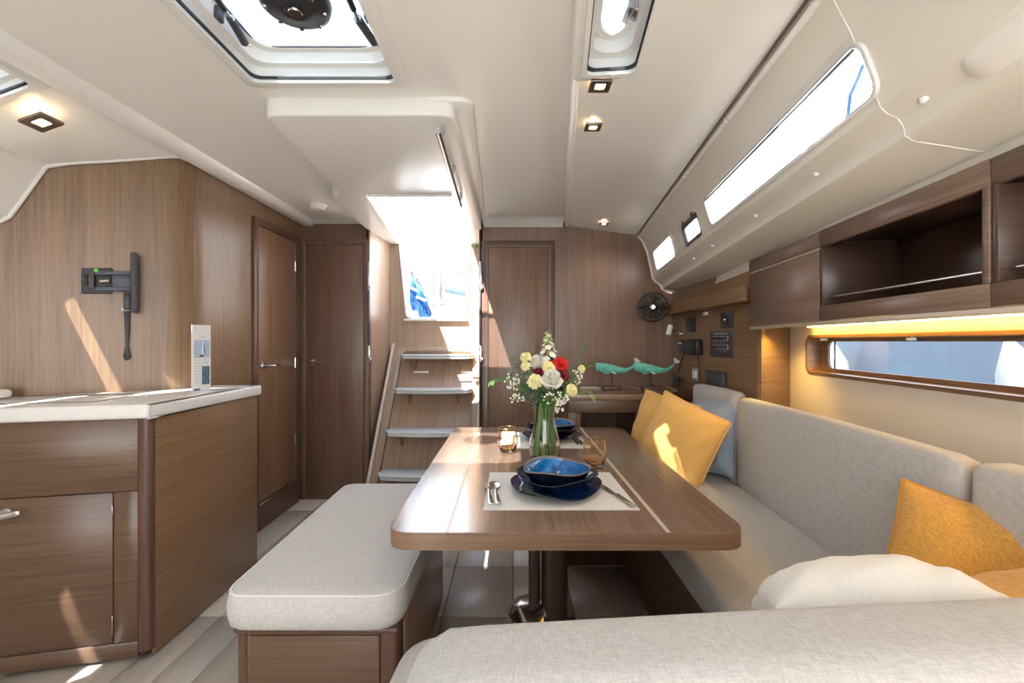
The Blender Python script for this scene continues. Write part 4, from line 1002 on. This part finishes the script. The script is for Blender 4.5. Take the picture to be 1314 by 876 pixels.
CARN = [(7, .85, .30, .15, .2), (9, .95, .34, .42, .25), (11, 1.0, .36, .75, .3), (12, 1.0, .36, 1.1, .35), (10, .9, .36, 1.4, .3)]
bloom('white_rose', 'large creamy white rose at the front centre of the bouquet', 'flower', 708, 489, 1.80, .046, whi, ROSE, (.02, -.42, .9))
bloom('white_flower', 'white lisianthus left of centre in the bouquet', 'flower', 690, 466, 1.86, .034, whi, ROSE, (-.3, -.40, .85))
YE = [(673, 456, 1.85, .024, 'pale yellow carnation at the upper left of the bouquet'), (673, 468, 1.84, .021, 'pale yellow carnation just under the upper left one'),
      (685, 488, 1.81, .030, 'pale yellow carnation left of the large white rose'), (704, 469, 1.83, .027, 'pale yellow carnation right above the large white rose'),
      (736, 500, 1.82, .026, 'pale yellow carnation at the lower right of the bouquet'), (748, 472, 1.87, .018, 'small pale yellow carnation at the far right of the bouquet')]
for px, py, D, r_, lb in YE: bloom('yellow_carnation', lb, 'flower', px, py, D, r_, yel, CARN, ((px - 705) / 60, -.8, .45 + (480 - py) / 60))
bloom('red_carnation', 'bright red carnation at the upper right of the bouquet', 'flower', 721, 465, 1.86, .034, redm, CARN, (.25, -.75, .5))
bloom('burgundy_carnation', 'burgundy carnation below the bright red one', 'flower', 723, 480, 1.85, .030, drk, CARN, (.3, -.85, .2))
bloom('burgundy_carnation', 'burgundy carnation left of the large white rose', 'flower', 691, 477, 1.85, .027, drk, CARN, (-.2, -.85, .3))
# stock spike
t = thing('stock_flower', 'tall white and green stock spike at the top of the bouquet', 'flower', tuple(P(704, 470, 1.90)))
a = P(705, 475, 1.90); b = P(703, 428, 1.90); stem_to(t, a, gs[1]); tube('stem', [a, b], .003, gs[1], t, 6)
for k in range(26):
    u = k / 25; an = k * 2.4; r_ = .034 * (1 - u) + .006; c = a.lerp(b, u) + Vector((math.cos(an) * r_, math.sin(an) * r_, 0)); bm = bmesh.new()
    ax = Vector((math.cos(an), math.sin(an), .5 + u)).normalized()
    for q in range(5): petal_bm(bm, c, ax, 2 * PI * q / 5, .020 * (1.2 - .6 * u), .011 * (1.2 - .6 * u), .9, .3)
    link('floret', bm2me(bm), whi if u < .72 else grn, t, smooth=True)
def leaf(bm, c, d, ln, wd, droop=.2):
    d = Vector(d).normalized(); s_ = d.cross(Vector((0, 0, 1))); s_ = s_.normalized() if s_.length > .01 else Vector((1, 0, 0)); rows = []
    for i in range(5):
        u = i / 4; w_ = wd * math.sin(PI * (.08 + .9 * u)) ; p_ = c + d * ln * u - Vector((0, 0, droop * ln * u * u))
        rows.append([bm.verts.new(p_ - s_ * w_ + Vector((0, 0, w_ * .3))), bm.verts.new(p_), bm.verts.new(p_ + s_ * w_ + Vector((0, 0, w_ * .3)))])
    for A, B in zip(rows[:-1], rows[1:]):
        for k in range(2): bm.faces.new([A[k], A[k + 1], B[k + 1], B[k]])
def sprig(name, label, pts_, lm, ln, wd, step, fern=False, berries=None):
    pts_ = [P(*p) for p in pts_]; t = thing(name, label, 'foliage', tuple(pts_[0])); stem_to(t, pts_[0], gs[0], .0018)
    tube('twig', pts_, .0014, gs[0], t, 6); tot = 0; k = 0; bm = bmesh.new()
    for A, B in zip(pts_[:-1], pts_[1:]):
        n = max(1, int((B - A).length / step))
        for i in range(n):
            c = A.lerp(B, i / n); d = (B - A).normalized(); sd = d.cross(Vector((0, -1, 0))).normalized()
            for sg in (1, -1):
                dd = (sd * sg + d * (.5 if not fern else .8) + Vector((rnd.uniform(-.3, .3), rnd.uniform(-.5, .3), rnd.uniform(-.2, .2))))
                leaf(bm, c, dd, ln * rnd.uniform(.75, 1.1), wd)
            k += 1
    if ln > .02 and k < 40:
        link('leaves', bm2me(bm), lm, t, smooth=True)['kind'] = 'stuff'
    else: link('leaves', bm2me(bm), lm, t, smooth=True)['kind'] = 'stuff'
    return t
sprig('eucalyptus_sprig', 'grey green eucalyptus sprig rising at the right of the bouquet', [(729, 497, 1.86), (737, 475, 1.87), (745, 455, 1.88), (752, 441, 1.89)], gs[3], .020, .009, .009)
sprig('eucalyptus_sprig', 'grey green eucalyptus sprig at the left of the bouquet', [(690, 500, 1.85), (672, 482, 1.84), (660, 468, 1.84), (657, 455, 1.84)], gs[3], .022, .009, .010)
sprig('fern_sprig', 'thin fern frond reaching far out to the left of the bouquet', [(685, 500, 1.86), (660, 487, 1.85), (643, 484, 1.84), (626, 492, 1.83)], gs[0], .016, .0025, .006, True)
sprig('fern_sprig', 'thin fern frond drooping to the right of the bouquet', [(725, 505, 1.85), (742, 505, 1.84), (756, 502, 1.84), (764, 512, 1.84)], gs[4], .014, .0025, .006, True)
sprig('fern_sprig', 'thin yellow green frond standing at the back left of the bouquet', [(690, 480, 1.93), (684, 455, 1.94), (681, 436, 1.95)], gs[4], .012, .002, .006, True)
sprig('fern_sprig', 'thin yellow green frond pointing right at the whale figures', [(735, 478, 1.90), (750, 470, 1.91), (762, 470, 1.92)], gs[4], .012, .002, .006, True)
sprig('leafy_stem', 'dark leaves spilling over the left of the vase mouth', [(694, 515, 1.86), (681, 505, 1.83), (668, 497, 1.82)], gs[2], .045, .010, .012)
sprig('leafy_stem', 'dark leaves filling the middle of the bouquet', [(703, 515, 1.90), (706, 495, 1.90), (710, 475, 1.90), (716, 462, 1.91)], gs[2], .055, .012, .010)
sprig('leafy_stem', 'dark leaves right behind the burgundy and yellow carnations', [(712, 515, 1.89), (724, 500, 1.89), (733, 485, 1.90)], gs[2], .045, .010, .010)
sprig('leafy_stem', 'green leaves behind the upper left yellow carnations', [(697, 512, 1.90), (684, 490, 1.90), (672, 470, 1.90), (664, 458, 1.90)], gs[0], .038, .008, .010)
sprig('leafy_stem', 'grey green leaves spreading at the far left of the bouquet', [(694, 512, 1.87), (676, 500, 1.86), (660, 490, 1.86), (648, 480, 1.86)], gs[3], .034, .009, .011)
sprig('leafy_stem', 'grey green leaves standing between the stock spike and the red carnation', [(707, 505, 1.93), (714, 480, 1.93), (717, 455, 1.93)], gs[3], .036, .008, .011)
sprig('leafy_stem', 'green leaves under the lower right yellow carnation', [(712, 515, 1.88), (728, 506, 1.86), (742, 492, 1.87)], gs[0], .034, .009, .010)
sprig('leafy_stem', 'green leaves reaching up behind the white lisianthus', [(698, 505, 1.92), (690, 480, 1.92), (684, 452, 1.92)], gs[2], .036, .009, .011)
def breath(label, cx, cy, D, sx, sy, n):
    t = thing('babys_breath', label, 'flower', tuple(P(cx, cy, D))); stem_to(t, P(cx, cy, D), gs[1], .0015)
    me = None; base = P(cx, cy + sy * .4, D + .02); bs = bmesh.new()
    for k in range(n):
        a_ = rnd.random() * 6.28; r_ = math.sqrt(rnd.random()); c = P(cx + sx * r_ * math.cos(a_), cy + sy * r_ * math.sin(a_), D + rnd.uniform(-.02, .02))
        if me is None:
            bm = bmesh.new()
            for q in range(5): petal_bm(bm, Vector((0, 0, 0)), (0, -.8, .6), 2 * PI * q / 5, .0058, .0032, .5, .3)
            bmesh.ops.create_icosphere(bm, subdivisions=1, radius=.0024, matrix=Matrix.Translation((0, -.002, .001)))
            me = bm2me(bm); me.materials.append(whi)
            for p in me.polygons: p.use_smooth = True
        o = bpy.data.objects.new('blossom', me); COL.objects.link(o); o.parent = t; o.location = c - t.location; o.rotation_euler = (rnd.uniform(-.6, .6), rnd.uniform(0, 6), rnd.uniform(-.6, .6)); o.scale = (1.15,) * 3
        bm_tube(bs, [base, base.lerp(c, .6) + Vector((0, .004, 0)), c], .0006, 4)
    link('twigs', bm2me(bs), gs[1], t)['kind'] = 'stuff'
breath("white baby's breath under the large white rose", 713, 511, 1.79, 17, 9, 46)
breath("white baby's breath hanging over the right of the vase mouth", 718, 524, 1.80, 7, 7, 16)
breath("white baby's breath at the left edge of the bouquet", 658, 490, 1.82, 10, 12, 36)
breath("white baby's breath hanging low at the left of the bouquet", 663, 511, 1.80, 9, 6, 16)
breath("white baby's breath at the right of the large white rose", 741, 482, 1.84, 7, 11, 14)

# =================================================================== WHALES ON THE DESK
teal = plain('whale_teal', (.16, .56, .46), .5, var=.18, bs=40)
def whale(px, py, D, lab, tilt=0):
    c = P(px, py, D); sc = 1.0; t = thing('whale_figure', lab, 'figurine', (c.x, c.y, .831)); Y0 = c.y
    ks = [(-.140, .014, .024, .020), (-.135, .012, .030, .026), (-.08, .006, .032, .028), (-.03, .000, .030, .027), (.02, -.010, .023, .021), (.06, -.012, .016, .015), (.095, .002, .011, .010), (.120, .024, .008, .008), (.128, .038, .006, .006)]
    bm = bmesh.new(); rings = []
    for i, (x, z, rz, ry) in enumerate(ks):
        bx = .75 if i < 3 else 1
        ring = []
        for k in range(14):
            a = 2 * PI * k / 14; ca, sa_ = math.cos(a), math.sin(a)
            e = .7 if i < 4 else 1
            ring.append(bm.verts.new((c.x + x, Y0 + math.copysign(abs(ca) ** e, ca) * ry, c.z + z + math.copysign(abs(sa_) ** e, sa_) * rz)))
        rings.append(ring)
    for A, B in zip(rings[:-1], rings[1:]):
        for k in range(14): bm.faces.new([A[k], A[(k + 1) % 14], B[(k + 1) % 14], B[k]])
    bm.faces.new(rings[0]); bm.faces.new(rings[-1])
    sharp(link('body', bm2me(bm), teal, t), 60)
    tp = c + Vector((.130, 0, .042))
    for sg in (-1, 1):
        plate('tail_fluke', [tp + Vector((-.008, 0, -.006)), tp + Vector((.012, 0, -.008)), tp + Vector((.042 if sg > 0 else -.016, sg * .022, .002 + .026 * (sg < 0))), tp + Vector((.004, sg * .010, .026)), tp + Vector((-.006, 0, .018))], (0, 0, .004), M['white'], t, smooth=False)
    plate('jaw', [c + Vector((-.095, -.008, -.022)), c + Vector((-.045, -.008, -.026)), c + Vector((-.050, -.008, -.036)), c + Vector((-.085, -.008, -.033))], (0, .016, 0), teal, t, smooth=False)
    plate('flipper', [c + Vector((-.045, -.024, -.016)), c + Vector((-.020, -.024, -.020)), c + Vector((-.004, -.034, -.036)), c + Vector((-.026, -.034, -.030))], (0, .004, 0), M['white'], t, smooth=False)
    lathe('eye', [(0, .004), (.004, .002), (.004, -.004)], axisM(c + Vector((-.085, -.024, -.004)), (0, -1, 0)), M['black'], t, 10)
    tube('pin', [c + Vector((-.03, 0, -.025)), Vector((c.x - .03, c.y, .848))], .004, M['black'], t, 8)
    box('stand', c.x - .09, c.x + .035, c.y - .035, c.y + .035, .8315, .848, M['dark'], t, .003)
whale(791, 473, 3.05, 'teal wooden whale figure on the navigation desk, left of the two')
whale(841, 473, 3.02, 'teal wooden whale figure on the navigation desk, right of the two')
pb = plate('paper_sheet', [P(749, 492, 0)] and XY([(.47, 3.10), (.60, 3.10), (.60, 3.20), (.48, 3.20)], .8315), (0, 0, .002), M['white'], smooth=False); tag(pb, 'small white paper lying at the left of the navigation desk', 'paper')

# =================================================================== WALL FITTINGS
def onw(px, py, x=XP): D = x * F / (px - 657); return Vector((x, D, EYE + (438 - py) / F * D))
def wbox(nm, x0, y0, x1, y1, d, mat, par, bev=.002, off=0):
    a = onw(x0, y0); b = onw(x1, y1); zc = (a.z + b.z) / 2; a2 = onw(x0, y1); b2 = onw(x1, y0)
    zt = (a.z + b2.z) / 2; zb = (a2.z + b.z) / 2
    return box(nm, XP - d - off, XP - off - .0005, b.y, a.y, zb, zt, mat, par, bev)
t = thing('socket_plate', 'small dark framed screen nearest the desk corner on the switch wall', 'panel', tuple(onw(887, 416)))
wbox('frame', 881, 407, 893, 426, .006, M['black'], t); wbox('glass', 883, 410, 891, 423, .003, M['dgrey'], t, .001, .006)
t = thing('control_panel', 'small square black control above the breaker panel', 'panel', tuple(onw(932, 410)))
wbox('frame', 926, 400, 941, 421, .010, M['dgrey'], t); wbox('face', 929, 404, 938, 417, .004, M['black'], t, .001, .010); lathe('knob', [(0, .006), (.006, .005), (.008, 0)], axisM(onw(933, 410) - Vector((.014, 0, 0)), (-1, 0, 0)), M['steel'], t, 12)
t = thing('breaker_panel', 'black breaker panel with two rows of switches on the switch wall', 'panel', tuple(onw(927, 441)))
wbox('frame', 913, 425, 941, 458, .008, M['dgrey'], t)
lab_ = plain('panel_grey', (.30, .30, .34), .4)
for r_, (ya, yb) in enumerate(((431, 437), (442, 448))):
    wbox('switch_strip', 916, ya, 937, yb, .003, lab_, t, .001, .008)
    for k in range(5):
        xa = 917 + k * 4; wbox('switch', xa, ya + 1, xa + 2.6, yb - 1, .005, M['black'], t, .001, .011)
        lathe('light', [(0, .002), (.002, .001), (.002, 0)], axisM(onw(xa + 1.3, yb + 2) - Vector((.008, 0, 0)), (-1, 0, 0)), M['white'], t, 8)
wbox('title_bar', 918, 427, 935, 429, .001, lab_, t, 0, .008)
t = thing('vhf_radio', 'black radio handset with loudspeaker hooked on the switch wall', 'radio', tuple(onw(888, 446)))
wbox('body', 884, 435, 902, 455, .045, M['black'], t, .010)
wbox('handset', 879, 436, 888, 452, .050, M['dgrey'], t, .012)
lathe('speaker', [(0, .004), (.020, .003), (.024, -.002)], axisM(onw(897, 444) - Vector((.046, 0, 0)), (-1, 0, 0)), M['dgrey'], t, 20)
wbox('badge', 880, 439, 884, 441, .001, M['white'], t, 0, .050)
a = onw(882, 452) - Vector((.02, 0, 0)); b = onw(873, 485) - Vector((.02, 0, 0))
tube('cable', [a, a.lerp(b, .3) - Vector((.01, 0, .02)), b + Vector((0, 0, .02)), b + Vector((-.01, -.05, -.03)), b + Vector((0, -.12, .0))], .0035, M['black'], t, 8)
tube('cable', [onw(898, 455) - Vector((.012, 0, 0)), onw(899, 470) - Vector((.006, 0, 0)), onw(898, 489) - Vector((.006, 0, 0))], .003, M['black'], t, 8)
t = thing('socket_outlet', 'small white socket below the radio on the switch wall', 'socket', tuple(onw(893, 480)))
wbox('plate', 889, 472, 897, 489, .006, lab_, t); wbox('rocker', 890.5, 475, 895.5, 485, .006, M['white'], t, .001, .006)
t = thing('vent_cover', 'dark grey square socket cover just above the settee end cushion', 'cover', tuple(onw(923, 486)))
wbox('cover', 912, 476, 933, 495, .030, M['dgrey'], t, .006); wbox('lid', 916, 478, 933, 493, .008, M['dgrey'], t, .004, .030)
t = thing('phone_holder', 'slim dark holder beside the desk below the radio', 'holder', tuple(onw(872, 487)))
wbox('holder', 869, 480, 873.5, 494, .03, M['dgrey'], t, .004)
t = thing('coat_hook', 'tiny white hook under the shelf board above the switches', 'hook', tuple(onw(907, 401)))
wbox('hook', 905.5, 400, 909, 404, .02, M['white'], t, .003)
wbox('panel_joint', 862, 462.5, 945, 468, .001, M['dark'], wsw, 0) if False else tube('panel_joint', [onw(866, 461) - Vector((.0005, 0, 0)), onw(944, 468) - Vector((.0005, 0, 0))], .0012, M['dark'], wsw, 4)
# reading lamp
t = thing('reading_lamp', 'small brushed reading spot on the wall corner above the desk', 'lamp', tuple(onw(874, 428)))
base = onw(874, 428); lathe('base', [(0, .012), (.020, .010), (.022, 0)], axisM(base, (-1, 0, 0)), M['steel'], t, 16)
h0 = P(859, 424, base.y + .0); tube('arm', [base - Vector((.01, 0, 0)), base - Vector((.05, 0, -.012)), h0 + Vector((.012, 0, .0))], .004, M['steel'], t, 8)
tube('head', [h0 + Vector((.008, 0, .036)), h0 + Vector((-.012, -.01, -.030))], .018, M['white'], t, 16)
# cage fan on the aft wall
fc = P(838, 394, 3.17); t = thing('cabin_fan', 'black twin ring cabin fan in the upper corner of the aft wall', 'fan', tuple(fc))
ax = Vector((-.35, -.9, -.05)).normalized(); Mf = axisM(fc, ax)
for rr_, zz in ((.098, -.02), (.100, .02), (.070, .032), (.038, .036)):
    tube('cage_ring', [Mf @ Vector((rr_ * math.cos(2 * PI * k / 36), rr_ * math.sin(2 * PI * k / 36), zz)) for k in range(36)], .0045 if rr_ > .08 else .003, M['black'], t, 6, closed=True)
for k in range(12):
    a = 2 * PI * k / 12; tube('cage_wire', [Mf @ Vector((r_ * math.cos(a + .35 * r_ / .1), r_ * math.sin(a + .35 * r_ / .1), z_)) for r_, z_ in ((.025, .036), (.07, .034), (.098, .020), (.100, -.02))], .0025, M['black'], t, 5)
for k in range(5):
    a = 2 * PI * k / 5; bm = bmesh.new(); q = []
    for u in (0, 1):
        for (r_, z_, da) in ((.02, -.008, 0), (.085, -.014, -.25), (.088, .012, .42), (.02, .010, .5)): q.append(bm.verts.new(Mf @ Vector((r_ * math.cos(a + da), r_ * math.sin(a + da), z_ - .002 * u))))
    for f_ in ((0, 1, 2, 3), (7, 6, 5, 4), (0, 4, 5, 1), (1, 5, 6, 2), (2, 6, 7, 3), (3, 7, 4, 0)): bm.faces.new([q[i] for i in f_])
    link('blade', bm2me(bm), M['dgrey'], t)
lathe('motor', [(0, .040), (.020, .038), (.026, .02), (.028, -.03), (.02, -.06), (0, -.062)], Mf, M['black'], t, 20)
lathe('hub_cap', [(0, .044), (.016, .042), (.018, .036)], Mf, M['steel'], t, 20)
tube('yoke', [Mf @ Vector((-.108, 0, 0)), Mf @ Vector((-.118, 0, -.04)), Mf @ Vector((-.06, 0, -.10)), Vector((fc.x + .03, 3.325, fc.z))], .008, M['black'], t, 8)
tube('yoke', [Mf @ Vector((.108, 0, 0)), Mf @ Vector((.118, 0, -.04)), Mf @ Vector((.06, 0, -.10)), Vector((fc.x + .03, 3.325, fc.z))], .008, M['black'], t, 8)
lathe('mount', [(0, .02), (.03, .018), (.035, 0)], axisM((fc.x + .03, 3.328, fc.z), (0, -1, 0)), M['black'], t, 20)

# folding bracket on the galley bulkhead
bN = Vector((bdir.y, -bdir.x, 0)); bN = bN if bN.y < 0 else -bN; bT = Vector((-bdir.x, -bdir.y, 0))
def onb(px, py, off=0):
    k = (px - 657) / F; o_ = Vector((c0.x, c0.y, 0)) + bN * off; D = (o_.x * bT.y - o_.y * bT.x) / (k * bT.y - bT.x); p = Vector((k * D, D, EYE + (438 - py) / F * D)); return p
def bbox(nm, x0, y0, x1, y1, d0, d1, mat, par, bev=.002):
    a = [onb(x0, y1), onb(x1, y1), onb(x1, y0), onb(x0, y0)]
    return hexa(nm, [p + bN * d0 for p in a] + [p + bN * d1 for p in a], mat, par, bev)
t = thing('screen_bracket', 'dark grey folding screen bracket with hanging strap on the galley bulkhead', 'bracket', tuple(onb(145, 362)))
slate = plain('slate_plastic', (.07, .08, .11), .4)
bbox('wall_plate', 105, 344, 145, 377, .001, .012, M['dgrey'], t, .006)
bbox('arm_upper', 122, 349, 176, 354, .012, .040, slate, t, .003); bbox('arm_lower', 122, 369, 176, 374, .012, .040, slate, t, .003)
bbox('arm_web', 145, 352, 172, 371, .014, .030, slate, t, .003); bbox('pivot_block', 116, 350, 124, 372, .012, .045, M['dgrey'], t, .003)
bbox('screen_plate', 171, 327, 180, 402, .018, .085, M['dgrey'], t, .008)
p = onb(112, 359, .03); tube('knob', [onb(104, 359, .04), onb(118, 359, .04)], .007, slate, t, 8); tube('spindle', [onb(111, 352, .045), onb(111, 367, .045)], .006, M['black'], t, 8)
lathe('green_knob', [(0, .012), (.008, .010), (.009, 0)], axisM(onb(124, 347, .03), bN), M['green'], t, 12)
tube('bolt', [onb(128, 361, .035), onb(140, 360, .035)], .008, M['steelb'], t, 8)
bbox('strap_clip', 160, 376, 169, 398, .010, .030, M['black'], t, .002); bbox('buckle', 157, 395, 168, 399, .012, .026, M['inlay'], t, .002)
plate('strap', [onb(x, y, .014) for x, y in ((159, 399), (167, 399), (166, 430), (165, 445), (168, 456), (165, 462), (160, 462), (158, 456), (161, 445), (160, 420))], bN * .006, M['black'], t, bevel=.001)

# brochure in a stand on the worktop
t = thing('brochure', 'narrow white folded brochure with a sailing yacht photo, standing on the galley worktop', 'brochure', tuple(P(257, 500, 2.08)))
za = .9255; fa = P(246, 500, 2.04); fb_ = P(270, 496, 2.13); fa.z = fb_.z = za; ht = .300
fn = (fb_ - fa).cross(Vector((0, 0, 1))).normalized(); fn = fn if fn.y < 0 else -fn
def fpt(u, v, off=0): return fa.lerp(fb_, u) + Vector((0, 0, v * ht)) + fn * off
def fquad(nm, u0, v0, u1, v1, mat, off, th_=.0006): return plate(nm, [fpt(u0, v0, off), fpt(u1, v0, off), fpt(u1, v1, off), fpt(u0, v1, off)], fn * th_, mat, t, smooth=False)
fquad('leaf', 0, 0, 1, 1, M['white'], 0, .002)
plate('back_leaf', [fpt(0, 0, -.0), fpt(1, 0, -.0), fpt(1, 1, -.0), fpt(0, 1, -.0)], -fn * .002, M['white'], t, smooth=False)
plate('stand_foot', [fa - fn * .002, fb_ - fn * .002, fb_ - fn * .05, fa - fn * .05], (0, 0, .003), M['lglass'], t, smooth=False)
ph1 = plain('print_sky', (.45, .55, .68), .4); ph2 = plain('print_sail', (.9, .92, .95), .4); ph3 = plain('print_navy', (.03, .12, .33), .4); ph4 = plain('print_hull', (.16, .09, .07), .4); ph5 = plain('print_grey', (.55, .57, .62), .5); ph6 = plain('print_sea', (.10, .16, .24), .4, var=.5, bs=90)
fquad('photo', .09, .50, .93, .77, ph1, .002)
plate('sail_print', [fpt(.50, .55, .0027), fpt(.62, .55, .0027), fpt(.60, .76, .0027), fpt(.55, .76, .0027)], fn * .0004, ph2, t, smooth=False)
plate('sail_stripe', [fpt(.60, .55, .0027), fpt(.68, .56, .0027), fpt(.66, .66, .0027), fpt(.59, .75, .0027)], fn * .0004, ph3, t, smooth=False)
plate('hull_print', [fpt(.38, .51, .0027), fpt(.60, .52, .0027), fpt(.64, .55, .0027), fpt(.40, .545, .0027)], fn * .0004, ph4, t, smooth=False)
fquad('photo', .52, .09, .93, .37, ph6, .002)
fquad('title_print', .40, .81, .72, .825, ph5, .002)
for k in range(9): fquad('text_line', .12, .46 - k * .043, .46, .466 - k * .043 + .006, ph5, .002)
for k in range(2): fquad('text_line', .52, .46 - k * .043, .86, .466 - k * .043 + .006, ph5, .002)
fquad('title_print', .09, .01, .40, .035, ph3, .002)
